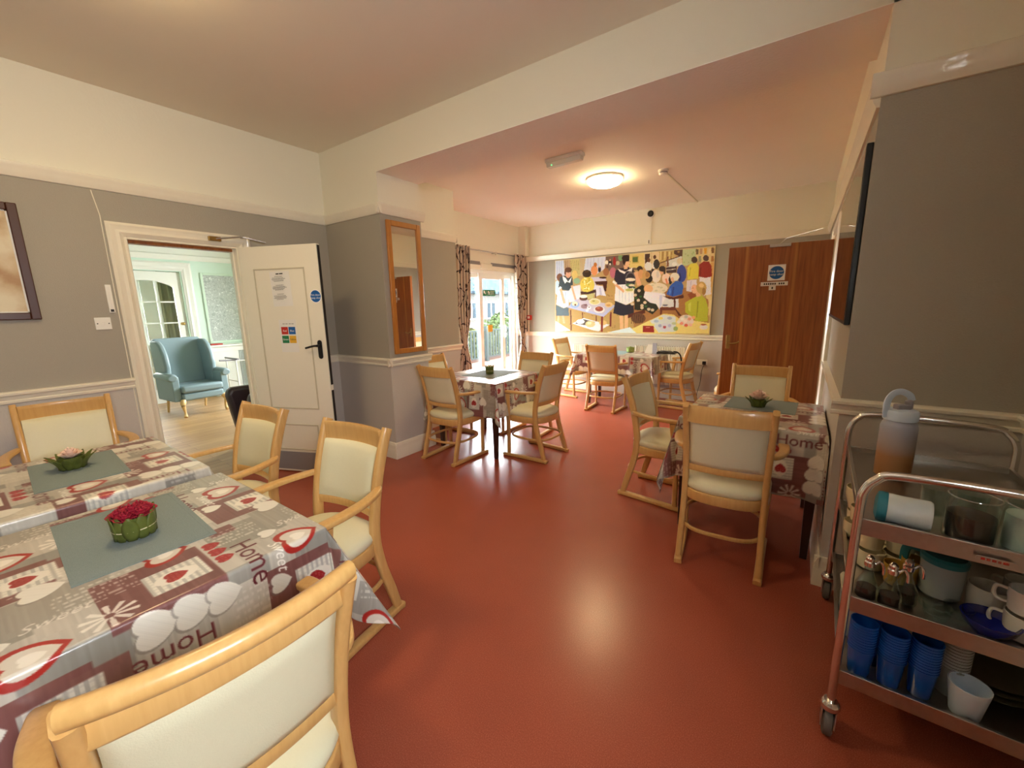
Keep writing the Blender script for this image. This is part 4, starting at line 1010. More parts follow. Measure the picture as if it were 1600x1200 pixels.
[190,190,215,2561,640,2559,636,2554,636,2551,640,2554,645,2559,645],
[190,190,215,2555,702,2553,697,2548,697,2545,702,2547,707,2552,706],
[190,190,215,2458,673,2456,669,2451,669,2448,674,2450,678,2455,678],
[190,190,215,2470,759,2468,754,2463,754,2460,759,2463,764,2468,763],
[190,190,215,2528,713,2526,708,2521,708,2518,713,2520,718,2525,718],
[150,80,50,2269,597,2350,649,2407,560,2316,519],
[185,190,60,2242,477,2356,545,2457,591,2528,514,2566,394,2574,193,2430,192,2252,331],
[150,155,40,2411,495,2432,494,2426,253,2410,253],
[205,210,95,2288,453,2328,486,2327,331,2293,365],
[228,180,142,2372,641,2398,553,2457,567,2431,654],
[235,185,150,2407,671,2402,638,2387,614,2365,605,2341,615,2323,641,2315,675,2319,708,2334,732,2357,740,2380,730,2398,705],
[200,165,100,2527,686,2524,652,2510,624,2488,606,2461,600,2433,608,2409,628,2391,657,2384,691,2387,725,2401,753,2423,771,2450,777,2478,769,2502,749,2519,719],
[230,200,140,2488,719,2485,703,2473,692,2456,689,2438,694,2424,706,2419,722,2422,738,2434,750,2452,753,2469,748,2483,736],
[165,125,70,2521,632,2519,606,2511,586,2498,579,2484,587,2473,607,2468,634,2470,661,2479,680,2491,687,2505,679,2516,659],
[95,45,35,1359,302,1638,377,1646,324,1361,241],
[110,75,55,1656,241,1642,199,1599,169,1538,157,1476,168,1430,199,1411,241,1427,283,1471,314,1532,325,1593,313,1638,283],
[80,50,38,1429,302,1422,156,1432,156,1439,301],
[80,50,38,1466,302,1457,157,1467,156,1476,301],
[80,50,38,1503,302,1491,157,1501,156,1513,300],
[80,50,38,1540,302,1526,157,1536,156,1550,300],
[80,50,38,1576,301,1560,158,1570,156,1586,300],
[80,50,38,1613,301,1594,158,1604,157,1622,300],
[235,215,130,1017,14,1241,18,1467,83,1933,313,2079,299,2159,242,2600,171,2600,17,1018,-18],
[222,235,240,1017,1,1404,95,1520,-7,1018,-18],
[215,222,225,1723,200,1933,297,2114,264,2127,35,1866,18],
[170,190,215,1863,195,1852,178,1824,171,1796,178,1783,194,1794,211,1822,218,1850,211],
[170,180,200,2065,241,2054,225,2028,218,2000,225,1988,241,1999,258,2025,264,2053,258],
[235,215,110,1929,241,1919,225,1891,218,1863,225,1851,241,1862,258,1889,265,1917,258],
[190,200,160,2135,162,2125,145,2099,138,2072,145,2060,161,2070,177,2096,184,2123,178],
[230,225,140,1807,136,1796,119,1768,111,1740,118,1727,135,1738,152,1766,159,1795,152],
[150,40,35,1613,119,1786,121,1802,17,1615,13],
[215,140,130,1662,86,1728,87,1727,99,1662,98],
[215,215,228,2056,103,2049,76,2025,54,1989,41,1948,40,1911,52,1884,74,1874,101,1882,129,1906,151,1942,163,1983,164,2020,152,2046,130],
[170,175,205,1914,125,1911,113,1900,104,1886,101,1870,104,1859,113,1854,124,1858,136,1868,145,1883,148,1898,145,1910,137],
[180,185,215,2059,127,2056,114,2047,104,2034,101,2020,104,2010,113,2005,126,2008,139,2018,148,2031,152,2045,148,2055,139],
[170,70,80,1982,102,1975,86,1958,79,1940,85,1931,102,1938,118,1955,125,1974,119],
[150,170,100,2159,82,2156,65,2143,52,2126,47,2108,51,2094,64,2089,81,2092,98,2105,111,2122,116,2140,111,2154,99],
[232,212,200,2376,208,2370,175,2349,146,2315,127,2275,120,2233,126,2197,145,2172,174,2161,207,2168,241,2190,270,2224,289,2265,295,2306,289,2342,270,2366,242],
[240,235,225,2243,230,2235,213,2216,205,2196,213,2186,230,2194,248,2213,255,2233,248],
[190,190,185,2294,264,2287,247,2268,239,2248,247,2239,264,2246,282,2265,289,2285,281],
[225,150,130,2344,230,2337,213,2318,206,2298,213,2289,230,2296,248,2315,255,2335,248],
[215,95,75,2302,135,2295,117,2275,110,2255,117,2246,134,2253,152,2273,159,2293,152],
[230,140,120,2236,162,2228,145,2209,137,2188,144,2179,162,2186,180,2206,187,2226,180],
[235,215,205,2384,186,2377,169,2358,161,2338,168,2329,186,2336,203,2355,210,2375,203],
[240,190,170,2365,141,2358,124,2339,116,2319,123,2310,141,2317,158,2336,166,2356,158],
[235,225,215,2191,185,2184,167,2164,160,2143,167,2134,185,2141,202,2161,210,2182,202],
[245,225,215,2288,197,2280,179,2261,172,2241,179,2232,196,2239,214,2258,221,2278,214],
[235,170,120,2401,253,2394,236,2375,228,2355,235,2346,253,2353,270,2372,277,2392,270],
[228,218,212,2580,110,2574,91,2553,77,2525,72,2496,76,2474,90,2465,109,2471,128,2492,142,2520,147,2549,142,2571,129],
[180,100,60,2563,149,2558,142,2542,138,2521,136,2499,137,2483,142,2477,148,2482,154,2498,159,2520,160,2541,159,2557,155],
[60,35,30,1354,1144,1352,1140,1347,1140,1344,1144,1347,1148,1352,1148],
[60,35,30,1376,1140,1374,1136,1369,1136,1367,1140,1369,1144,1374,1144],
[190,70,60,1369,1099,1364,1095,1353,1096,1347,1100,1353,1104,1364,1103],
[60,35,30,246,1021,243,1018,237,1018,234,1022,237,1025,243,1025],
[60,35,30,278,1019,275,1016,269,1017,266,1020,269,1023,275,1023],
[185,80,70,270,976,264,973,252,974,246,978,252,981,264,980],
[60,35,30,2344,687,2342,683,2337,683,2334,687,2336,691,2342,690],
[190,80,70,2342,641,2338,637,2330,638,2325,642,2329,645,2338,645],
]
MW, MH = 2.604, 1.255
nx, nz = 400, 193
M_MURAL = attr_mat('painted tea room scene', .35, .1)
vs = [(MW * i / (nx - 1), -.012, MH * j / (nz - 1)) for j in range(nz) for i in range(nx)]
fs = [(j * nx + i, j * nx + i + 1, (j + 1) * nx + i + 1, (j + 1) * nx + i) for j in range(nz - 1) for i in range(nx - 1)]
me = bpy.data.meshes.new('mural_picture'); me.from_pydata(vs, [], fs); me.materials.append(M_MURAL); set_print(me, mural_colors(nx, nz, MW, MH, MURAL))
mu = thing('mural_panel', 'wide painted mural panel of waitresses serving tea on the back wall', 'mural', (-3.722, YB - .004, 1.036))
pc = bpy.data.objects.new('picture', me); COL.objects.link(pc); pc.parent = mu
MB().box(0, MW, -.0115, 0, 0, MH).build('board', M_TRIM, mu)
eb = MB(); e = .007
eb.box(-e, 0, -.016, 0, -e, MH + e).box(MW, MW + e, -.016, 0, -e, MH + e).box(0, MW, -.016, 0, -e, 0).box(0, MW, -.016, 0, MH, MH + e); eb.build('edge_strip', mat('cream edge strip', (222, 206, 164), .5), mu)

# ---------------------------------------------------------------- care home dining chair on side runners
def rear_path(s):
    return smooth_path([(s * .205, .005, .03), (s * .203, .035, .14), (s * .202, .082, .30), (s * .202, .105, .44), (s * .203, .095, .58), (s * .206, .06, .75), (s * .209, .012, .90), (s * .210, -.012, .955)], 5)
def make_chair(label, cap=False):
    t = thing('dining_chair', label, 'chair')
    for s in (-1, 1):
        p = rear_path(s); n = len(p)
        sc = [(.9 + .1 * math.sin(PI * i / (n - 1)), (1.0 if i > 4 else .85 + .03 * i)) for i in range(n)]
        if cap: p = p[:-2]; sc = sc[:-2]
        MB().bar(p, .034, .048, (0, 1, 0), scale=sc).build('leg', M_WOOD, t, angle=45)
    for s in (-1, 1):
        p = smooth_path([(s * .222, .415, .03), (s * .226, .412, .25), (s * .240, .405, .45), (s * .262, .392, .60), (s * .268, .388, .665)], 4)
        MB().bar(p, .034, .044, (0, 1, 0), scale=[.78 + .25 * i / (len(p) - 1) for i in range(len(p))]).build('leg', M_WOOD, t, angle=45)
    for s in (-1, 1):
        p = [(s * .200, -.03, .012), (s * .203, 0, .018), (s * .215, .25, .018), (s * .228, .45, .018), (s * .230, .475, .010)]
        MB().bar(p, .042, .032, r=.25).build('skid', M_WOOD, t, angle=45)
    for s in (-1, 1):
        p = smooth_path([(s * .210, .075, .695), (s * .236, .10, .692), (s * .268, .20, .688), (s * .278, .31, .686), (s * .268, .40, .682), (s * .262, .425, .679)], 5); n = len(p)
        MB().bar(p, .046, .024, r=.28, scale=[(.62 + .5 * math.sin(PI * min(1, (i / (n - 1)) * .75)), 1) for i in range(n)]).build('armrest', M_WOOD, t, angle=50)
    # curved apron under the cushion
    ring = []
    for k in range(40):
        a = 2 * PI * k / 40; c, s_ = math.cos(a), math.sin(a); e = .55
        x = .222 * math.copysign(abs(c) ** e, c); y = .255 + .195 * math.copysign(abs(s_) ** e, s_)
        ring.append((x * (.93 + .14 * (y - .06) / .39), y + (.018 * (1 - (x / .22) ** 2) * (1 if s_ > 0 else -1.2)), .405))
    MB().bar(ring, .022, .062, closed=True).build('seat_frame', M_WOOD, t, angle=45)
    mb = MB(); prof = [(0, .425), (.94, .425), (1.02, .44), (1.05, .458), (1.02, .478), (.9, .492), (.6, .503), (0, .507)]; vs = []; k = 40
    for r, z in prof: vs += [(ring[i][0] * r, .255 + (ring[i][1] - .255) * r, z) for i in range(k)]
    fs = [(j * k + i, j * k + (i + 1) % k, (j + 1) * k + (i + 1) % k, (j + 1) * k + i) for j in range(len(prof) - 1) for i in range(k)]
    mb.add(vs, fs).build('seat', M_UPH, t, angle=60)
    # hoop stretcher joining the legs
    sgp = lambda q, e: math.copysign(abs(q) ** e, q)
    hoop = [(.216 * sgp(math.cos(a), .6), .225 + .225 * sgp(math.sin(a), .75), .215) for a in [2 * PI * i / 48 for i in range(48)]]
    MB().bar(hoop, .016, .022, closed=True).build('stretcher', M_WOOD, t, angle=50)
    # backrest
    def yb(z): # rear line of posts at height z
        pts = rear_path(1)
        for a, b in zip(pts, pts[1:]):
            if a.z <= z <= b.z: return a.y + (b.y - a.y) * (z - a.z) / max(1e-6, b.z - a.z)
        return pts[-1].y
    def rail(z, w, th, half, bow, name, endy=0, x=0):
        p = [(half * (2 * i / 12 - 1), yb(z) + endy - bow * (1 - (2 * i / 12 - 1) ** 2), z) for i in range(13)]
        MB().bar(p, th, w, (0, 0, 1), r=.35).build(name, M_WOOD, t, angle=45)
    if cap:
        p = [(.214 * (2 * i / 16 - 1), yb(.93) - .012 - .042 * (1 - (2 * i / 16 - 1) ** 2), .95) for i in range(17)]
        MB().bar(p, .038, .042, (0, 0, 1), r=.42, scale=[(.85 + .15 * math.sin(PI * i / 16), .95) for i in range(17)]).build('top_rail', M_WOOD, t, angle=50)
        rail(.892, .066, .024, .205, .028, 'rail')
    else:
        p = [(.196 * (2 * i / 12 - 1), yb(.90) - .03 * (1 - (2 * i / 12 - 1) ** 2), .905) for i in range(13)]
        sec = [(-.013, -.048), (.013, -.048), (.014, .02), (.016, .036), (.012, .044), (-.004, .044), (-.012, .03), (-.013, .0)]
        sec = [(-a, b) for a, b in sec][::-1]
        MB().sweep(p, sec).build('top_rail', M_WOOD, t, angle=50)
    rail(.568, .042, .024, .2, .028, 'lower_rail')
    def pad(u, v):
        x = .188 * (2 * u - 1); z = .588 + (.862 - .588) * v; y = yb(z) - .03 * (1 - (x / .2) ** 2)
        return x, y, z
    mb = MB(); nu, nv = 15, 11
    def front(u, v):
        x, y, z = pad(u, v); e = min(1, 6 * min(u, 1 - u)) * min(1, 5 * min(v, 1 - v)); return (x, y + .012 + .016 * e ** .5, z)
    def back(u, v):
        x, y, z = pad(u, v); e = min(1, 8 * min(u, 1 - u)) * min(1, 7 * min(v, 1 - v)); return (x, y - .008 - .010 * e ** .5, z)
    mb.grid(front, nu, nv); n0 = len(mb.v); mb.grid(back, nu, nv); mb.f[-(nu - 1) * (nv - 1):] = [f[::-1] for f in mb.f[-(nu - 1) * (nv - 1):]]
    edge = [i for i in range(nu)] + [nu * j + nu - 1 for j in range(1, nv)] + [nu * (nv - 1) + i for i in range(nu - 2, -1, -1)] + [nu * j for j in range(nv - 2, 0, -1)]
    for a, b in zip(edge, edge[1:] + edge[:1]): mb.f.append((a, a + n0, b + n0, b)); mb.m.append(0)
    mb.build('backrest', M_UPH, t, angle=70)
    return t
CH = make_chair('chair')
CH2 = make_chair('chair', True)
used = set()
def place_chair(x, y, deg, label, group=None, proto=None):
    """x, y = middle of the rear feet; deg = 0 faces +y"""
    proto = proto or CH
    c = proto if proto.name not in used else copy_tree(proto); used.add(c.name)
    c.location = (x, y, 0); c.rotation_euler.z = math.radians(deg); c['label'] = label
    if group: c['group'] = group
    return c
place_chair(-.785, .228, 84, 'nearest dining chair, its curved back filling the bottom left corner', proto=CH2)
place_chair(-3.92, .425, -96, 'dining chair against the left wall behind the table with pale flower')
place_chair(-1.745, 1.12, 186, 'dining chair with open red floor behind it at the red flower table')
place_chair(-2.56, 1.06, 183.6, 'dining chair in front of the open white door and doorway')
place_chair(-2.815, 2.70, 1, 'dining chair with its back to us beside the mirror pillar')
place_chair(-1.915, 3.43, 88, 'dining chair side on at right end of the table by patio door')
place_chair(-2.60, 4.19, 180, 'dining chair on the patio side of the middle table facing us')
place_chair(-3.57, 3.36, -90, 'dining chair mostly hidden behind mirror pillar by grey recess wall')
place_chair(-.272, 2.352, 4, 'nearest right hand dining chair, back to us, before the wall table')
place_chair(-1.045, 3.20, -94, 'dining chair side on at left end of the right wall table')
place_chair(-.255, 4.14, 181.5, 'dining chair facing us in front of the brown wooden door')
place_chair(-3.38, 6.22, -94, 'dining chair below left end of mural, at far left of long table')
place_chair(-2.25, 5.31, 1, 'dining chair with its back to us at the long mural table')
place_chair(-1.20, 6.20, 82, 'dining chair at right end of long table beside wall socket')
place_chair(-.335, 5.52, 90, 'dining chair almost hidden behind the brown wooden door')

# ---------------------------------------------------------------- tables and their cloths
TZ = .775
def make_table(x0, x1, y0, y1, label, legin=.05):
    cx, cy = (x0 + x1) / 2, (y0 + y1) / 2; w, d = x1 - x0 - .012, y1 - y0 - .012
    t = thing('dining_table', label, 'table', (cx, cy, 0))
    MB().prism(rrect(w, d, .03), TZ - .028, TZ - .002).build('tabletop', M_TABLE, t, bevel=.004)
    a, b = w / 2 - legin - .03, d / 2 - legin - .03
    MB().box(-a, a, b, b + .02, TZ - .1, TZ - .028).box(-a, a, -b - .02, -b, TZ - .1, TZ - .028).box(-a - .02, -a, -b, b, TZ - .1, TZ - .028).box(a, a + .02, -b, b, TZ - .1, TZ - .028).build('apron', M_TABLE, t)
    for sx_ in (-1, 1):
        for sy_ in (-1, 1):
            mb = MB(); X, Y = sx_ * (w / 2 - legin), sy_ * (d / 2 - legin); sq = lambda r, z: [(X - r, Y - r, z), (X + r, Y - r, z), (X + r, Y + r, z), (X - r, Y + r, z)]
            vs = sq(.018, 0) + sq(.03, TZ - .12) + sq(.03, TZ - .028)
            mb.add(vs, [(3, 2, 1, 0), (8, 9, 10, 11)] + [(4 * j + i, 4 * j + (i + 1) % 4, 4 * j + 4 + (i + 1) % 4, 4 * j + 4 + i) for j in range(2) for i in range(4)]).build('leg', M_TABLE, t, bevel=.004)
    return t
M_CLOTH = attr_mat('wipe clean patchwork tablecloth', .32, .4, bump=(6, .5)); M_CLOTH.node_tree.nodes['Principled BSDF'].inputs['Coat Roughness'].default_value = .16
def make_cloth(x0, x1, y0, y1, over, res, label, pu=None, seed=0, lim=None, corner=.28, ztop=TZ, base=.05, fy=0):
    """cloth over a table top: flat on top, rounded at the edge, hanging and folding at the corners"""
    cx, cy = (x0 + x1) / 2, (y0 + y1) / 2; hw, hd = (x1 - x0) / 2 - .006, (y1 - y0) / 2 - .006
    nx = int(2 * (hw + over) / res) + 1; ny = int(2 * (hd + over) / res) + 1
    S, T = np.meshgrid(np.linspace(-hw - over, hw + over, nx), np.linspace(-hd - over, hd + over, ny)); S = S.ravel(); T = T.ravel()
    px, py = np.clip(S, -hw, hw), np.clip(T, -hd, hd); ex, ey = S - px, T - py; r = np.hypot(ex, ey); rs = np.maximum(r, 1e-9); nx_, ny_ = ex / rs, ey / rs
    rho = .012; q = np.maximum(r - rho * PI / 2, 0); bend = np.minimum(r, rho * PI / 2) / rho
    c = np.abs(2 * nx_ * ny_); th = np.arctan2(ny_, nx_)
    per = np.where(np.abs(nx_) > np.abs(ny_), py, px)
    ph = seed * 1.7
    wav = .05 * np.sin(per * 17 + ph) + .035 * np.sin(per * 31 + 2 * ph + nx_ * 2)
    fold = corner * c ** 1.3 + .10 * np.sin(th * 9 + ph) * c
    flare = np.clip(base + fy * np.maximum(ny_, 0) + wav * (1 - c) * np.clip(q / .25, 0, 1) + fold, .0, .6)
    H = rho * np.sin(bend) + q * flare; D = rho * (1 - np.cos(bend)) + q * np.sqrt(np.clip(1 - flare ** 2, .2, 1))
    # corner folds swing sideways
    side = .10 * c * q * np.sin(th * 4 + ph)
    X = px + nx_ * H - ny_ * side; Y = py + ny_ * H + nx_ * side
    Z = ztop + .0015 - D + np.where(r == 0, .0004 * np.sin(S * 21 + ph) * np.sin(T * 17), 0)
    if lim:
        (a, b, e, f) = lim; X = np.clip(X, a - cx, b - cx); Y = np.clip(Y, e - cy, f - cy)
    mesh = bpy.data.meshes.new('tablecloth'); idx = np.arange(nx * ny).reshape(ny, nx)
    F = np.stack([idx[:-1, :-1], idx[:-1, 1:], idx[1:, 1:], idx[1:, :-1]], -1).reshape(-1, 4)
    mesh.vertices.add(nx * ny); mesh.vertices.foreach_set('co', np.stack([X, Y, Z], 1).astype(np.float32).ravel())
    mesh.loops.add(F.size); mesh.loops.foreach_set('vertex_index', F.ravel().astype(np.int32)); mesh.polygons.add(len(F))
    mesh.polygons.foreach_set('loop_start', np.arange(0, F.size, 4, dtype=np.int32)); mesh.polygons.foreach_set('loop_total', np.full(len(F), 4, dtype=np.int32))
    mesh.update(calc_edges=True); mesh.validate(); mesh.polygons.foreach_set('use_smooth', [True] * len(F)); mesh.materials.append(M_CLOTH)
    U, V = pu(S + cx, T + cy) if pu else (S, T)
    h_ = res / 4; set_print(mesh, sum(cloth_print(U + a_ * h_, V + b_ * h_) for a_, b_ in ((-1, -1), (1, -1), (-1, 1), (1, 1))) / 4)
    o = bpy.data.objects.new('tablecloth', mesh); COL.objects.link(o); o.location = (cx, cy, 0)
    sm = o.modifiers.new('cloth thickness', 'SOLIDIFY'); sm.thickness = .0014; sm.offset = -1
    return tag(o, label, 'tablecloth')
T1 = (-2.13, -1.262, -.13, .665); T2 = (-3.13, -2.27, -.13, .665); T3 = (-3.19, -2.335, 3.02, 3.87); T4 = (-.60, .172, 2.73, 3.555); T5 = (-2.78, -1.63, 5.60, 6.33)
make_table(*T1, 'dark table hidden under the cloth with the red flower pot')
make_table(*T2, 'dark table hidden under the cloth against left wall chair')
make_table(*T3, 'dark legged table in the middle beside the patio door')
make_table(*T4, 'dark legged table pushed against the right hand wall', .035)
make_table(*T5, 'long dark legged table below the painted mural', .16)
make_cloth(*T1, .33, .0026, 'patchwork heart tablecloth in the left foreground under red flowers', lambda x, y: (y, -x), 1, (-2.19, 9, -9, 9), .2, base=.08, fy=.22)
make_cloth(*T2, .28, .005, 'patchwork heart tablecloth behind it, near left wall under pale flower', lambda x, y: (y + .30, -x + .02), 2, (-9, -2.205, -9, 9), .25)
make_cloth(*T3, .35, .006, 'heart tablecloth glossy with daylight on the table by patio door', lambda x, y: (y + .1, -x + .3), 3, None, .13)
make_cloth(*T4, .40, .0055, 'heart tablecloth reading Home on the right wall table', lambda x, y: (y - 2.216, -x + 1.345), 4.2, (-9, .183, -9, 9), .20)
make_cloth(*T5, .26, .008, 'heart tablecloth with bunched corners on the long mural table', lambda x, y: (x, y), 5, None, .16)

# ---------------------------------------------------------------- place mats and flower pots
def make_mat(x, y, w, d, deg, label, m=M_MAT, z=TZ + .0022):
    mb = MB().box(-w / 2, w / 2, -d / 2, d / 2, 0, .002, 0)
    e = .012
    mb.box(-w / 2 + e, -w / 2 + e + .003, -d / 2 + e, d / 2 - e, .002, .0026).box(w / 2 - e - .003, w / 2 - e, -d / 2 + e, d / 2 - e, .002, .0026).box(-w / 2 + e, w / 2 - e, -d / 2 + e, -d / 2 + e + .003, .002, .0026).box(-w / 2 + e, w / 2 - e, d / 2 - e - .003, d / 2 - e, .002, .0026)
    o = mb.build('placemat', m, smooth=False, loc=(x, y, z), rotz=math.radians(deg)); return tag(o, label, 'placemat')
make_mat(-1.80, .285, .525, .335, -2.5, 'grey green placemat under the red flower pot')
make_mat(-2.765, .30, .50, .30, -3, 'grey green placemat under the pale flower by left wall')
make_mat(-2.77, 3.50, .42, .50, 3, 'placemat shining pale blue in daylight on middle table')
make_mat(-.185, 3.33, .42, .40, -2, 'grey placemat on the right wall table')
make_mat(-2.33, 6.02, .40, .45, 4, 'blue grey placemat on the long table under the mural', M_SLEEVE)
def flower_pot(x, y, r, h, label, petals, kind, s=1, leafm=None):
    t = thing('flower_pot', label, 'flower pot', (x, y, TZ + .0045)); lm = leafm or M_LEAF
    mb = MB(); mb.lathe([(r * .7, 0), (r * .8, .004), (r * .95, h * .5), (r * .98, h), (r * .85, h * .98), (r * .8, h * .6), (0, h * .55)], 20); mb.build('pot', lm, t)
    mb = MB(); n = 11                                   # leaves wrapped round the pot
    for i in range(n):
        a = 2 * PI * i / n + .2; M = Matrix.Rotation(a, 4, 'Z') @ Matrix.Translation((r * .96, 0, 0)); tilt = .03 + .13 * random.random() + (.55 if kind == 'open' else 0)
        def f(u, v, tilt=tilt): w = r * .42 * math.sin(PI * (.12 + .86 * v)) ** .7; return (r * .06 + h * 1.15 * v * v * tilt - .004 * (2 * u - 1) ** 2, (2 * u - 1) * w, h * (.04 + 1.1 * v))
        mb.grid(f, 5, 7, M=M)
    o = mb.build('leaf', lm, t); sm = o.modifiers.new('leaf thickness', 'SOLIDIFY'); sm.thickness = .0012
    MB().tube([(r * 1.02 * math.cos(q), r * 1.02 * math.sin(q), h * .45) for q in [2 * PI * i / 24 for i in range(24)]], .0018, 6, closed=True).build('twine', M_CREAMP, t)
    blooms = {'red': [(0, 0, 1.15), (.58, .3, .95), (-.5, .45, 1), (-.1, -.62, .95), (.55, -.45, .9), (-.62, -.3, .9), (.1, .65, .9)], 'open': [(0, 0, 1.5)], 'small': [(0, 0, .8), (.5, .2, .6), (-.45, .3, .6), (.1, -.5, .6)]}[kind]
    for bx, by, bs in blooms:
        mb = MB(); R = r * .62 * bs * s
        for ring, (cnt, rad, lift) in enumerate(((6, 1.0, .0), (6, .72, .35), (5, .42, .6), (3, .2, .8))):
            for i in range(cnt):
                a = 2 * PI * i / cnt + ring * .5
                def f(u, v, rad=rad, lift=lift):
                    w = (2 * u - 1) * .62 * rad * math.sin(PI * (.2 + .62 * v)); rr = rad * (.25 + .75 * v ** .8)
                    return (R * rr * math.cos(w * 1.1 / max(rad, .3)), R * w, R * (.1 + lift * .6 + .75 * v - .25 * rad * v * v + .12 * abs(w)))
                mb.grid(f, 5, 5, M=Matrix.Translation((bx * r, by * r, h * .82)) @ Matrix.Rotation(a, 4, 'Z'))
        o = mb.build('bloom', petals, t); sm = o.modifiers.new('petal thickness', 'SOLIDIFY'); sm.thickness = .001
    return t
flower_pot(-1.745, .285, .054, .075, 'round leaf wrapped pot of deep red carnations on near table', M_RED, 'red')
flower_pot(-2.80, .29, .047, .058, 'low leafy pot with one pale pink rose near the left wall', M_PINK, 'open')
flower_pot(-2.75, 3.46, .042, .085, 'small leafy pot of cream flowers on the middle table', M_CREAMP, 'small')
flower_pot(-.20, 3.26, .043, .055, 'leafy pot with pink rose on the right wall table', M_PINK, 'open', 1.5)
flower_pot(-2.12, 6.15, .055, .07, 'bright green leafy pot on the long table under mural', M_LEAFL, 'small', 1, M_LEAFL)
# things on the long table
cd_ = MB(); cd_.add([(-.1, -.05, 0), (.1, -.05, 0), (.06, 0, .13), (-.06, 0, .13), (-.1, .05, 0), (.1, .05, 0)], [(0, 1, 2, 3), (5, 4, 3, 2), (0, 3, 4), (1, 5, 2)])
o = cd_.build('tent_card', M_PAPER, smooth=False, loc=(-1.80, 6.17, TZ + .003), rotz=.1); sm = o.modifiers.new('paper', 'SOLIDIFY'); sm.thickness = .002
tag(o, 'white folded card standing on the long table below the mural', 'card')
o = MB().box(-.035, .035, -.004, .004, 0, .16).build('menu_card', M_KICK, bevel=.002, loc=(-1.735, 6.08, TZ + .003), rotz=-.3); tag(o, 'small grey upright card next to the white folded card', 'card')
bg_ = thing('shoulder_bag', 'black bag lying at right end of the long table, strap hanging down', 'bag', (-1.62, 6.2, TZ + .004), .05)
MB().grid(lambda u, v: (.16 * (2 * u - 1), .09 * (2 * v - 1), .005 + .035 * math.sin(PI * u) ** .4 * math.sin(PI * v) ** .5 + .004 * math.sin(u * 19 + v * 11)), 20, 12).grid(lambda u, v: (.16 * (2 * u - 1), -.09 * (2 * v - 1), 0), 2, 2).build('body', M_BLACK, bg_)
MB().bar(smooth_path([(.12, 0, .03), (.18, -.02, .025), (.225, -.03, -.02), (.245, -.03, -.12), (.25, -.02, -.2)]), .02, .004, (0, 1, 0)).build('strap', M_BLACK, bg_)

# ---------------------------------------------------------------- three tier steel tea trolley in the right corner
TR = thing('tea_trolley', 'three tier steel tea trolley loaded with cups in the right corner', 'trolley', (.2, 1.58, 0), math.radians(-1.8))
TL, TW = .83, .515                    # along y, across x (local origin = near left post)
def hoop(y):
    p = [(0, y, .115)] + [(0, y, z) for z in (.3, .6, .86)] + [(.006, y, .925), (.03, y, .965), (.07, y, .985)] + [(TW / 2, y, .992)] + [(TW - .07, y, .985), (TW - .03, y, .965), (TW - .006, y, .925)] + [(TW, y, z) for z in (.86, .6, .3, .115)]
    return p
for y in (0, TL): MB().tube(smooth_path(hoop(y), 5), .0125, 14, up=(0, 1, 0)).build('frame_hoop', M_CHROME, TR)
def tray(z, name='tray'):
    mb = MB(); a, b, c, d = .008, TW - .008, .006, TL - .006; lip = .022
    mb.box(a, b, c, d, z, z + .003)
    for (x0, x1, y0, y1) in ((a, b, c, c + .003), (a, b, d - .003, d), (a, a + .003, c, d), (b - .003, b, c, d)): mb.box(x0, x1, y0, y1, z - .03, z + lip)
    for (x0, x1, y0, y1) in ((a - .004, b + .004, c - .006, c + .006), (a - .004, b + .004, d - .006, d + .006), (a - .006, a + .006, c, d), (b - .006, b + .006, c, d)): mb.box(x0, x1, y0, y1, z + lip - .002, z + lip + .005)
    return mb.build(name, M_STEEL, TR, bevel=.0015)
TZS = (.803, .53, .248)
for z in TZS: tray(z)
MB().prism([(x + .29, y + .795) for x, y in rrect(.075, .014, .006)], 0, .0015, M=Matrix(((1, 0, 0, 0), (0, 0, 1, -.0075), (0, 1, 0, 0), (0, 0, 0, 1))) @ Matrix.Identity(4)).build('maker_plate', M_STEEL, TR)
mb = MB()
for i, (a_, b_) in enumerate(((-.028, -.02), (-.017, -.010), (-.007, .001), (.004, .010), (.013, .024))): mb.box(.29 + a_, .29 + b_, -.0075, -.0068, .7915, .7985)
mb.build('plate_lettering', M_REDBOX, TR)
for x in (0, TW):
    for y in (0, TL):
        c = MB(); c.lathe([(.0, .15), (.02, .15), (.028, .14), (.030, .128), (.026, .118), (.018, .114), (0, .114)], 18, (x, y, 0)); c.build('caster_cap', M_CHROME, TR)
        k = MB(); k.box(x - .021, x - .017, y - .01, y + .035, .04, .12).box(x + .017, x + .021, y - .01, y + .035, .04, .12).box(x - .021, x + .021, y - .01, y + .025, .112, .12)
        k.build('caster_fork', M_STEEL, TR)
        w = MB(); Mx = Matrix.Translation((x, y + .02, .053)) @ Matrix.Rotation(PI / 2, 4, 'Y'); w.lathe([(.014, -.013), (.042, -.015), (.051, -.011), (.053, 0), (.051, .011), (.042, .015), (.014, .013)], 24, M=Mx); w.build('wheel', M_RUBBER, TR)
# world placement of things standing on the trays
RT = Matrix.Translation((.2, 1.58, 0)) @ Matrix.Rotation(math.radians(-1.8), 4, 'Z')
def at(x, y, tier): v = RT @ Vector((x, y, TZS[tier] + .0035)); return v
def stand(name, x, y, tier, label, cat, group=None, rot=0, tilt=None, dz=0):
    t = thing(name, label, cat, at(x, y, tier) + Vector((0, 0, dz)), rot, group)
    if tilt: t.rotation_euler = (tilt[0], tilt[1], rot)
    return t
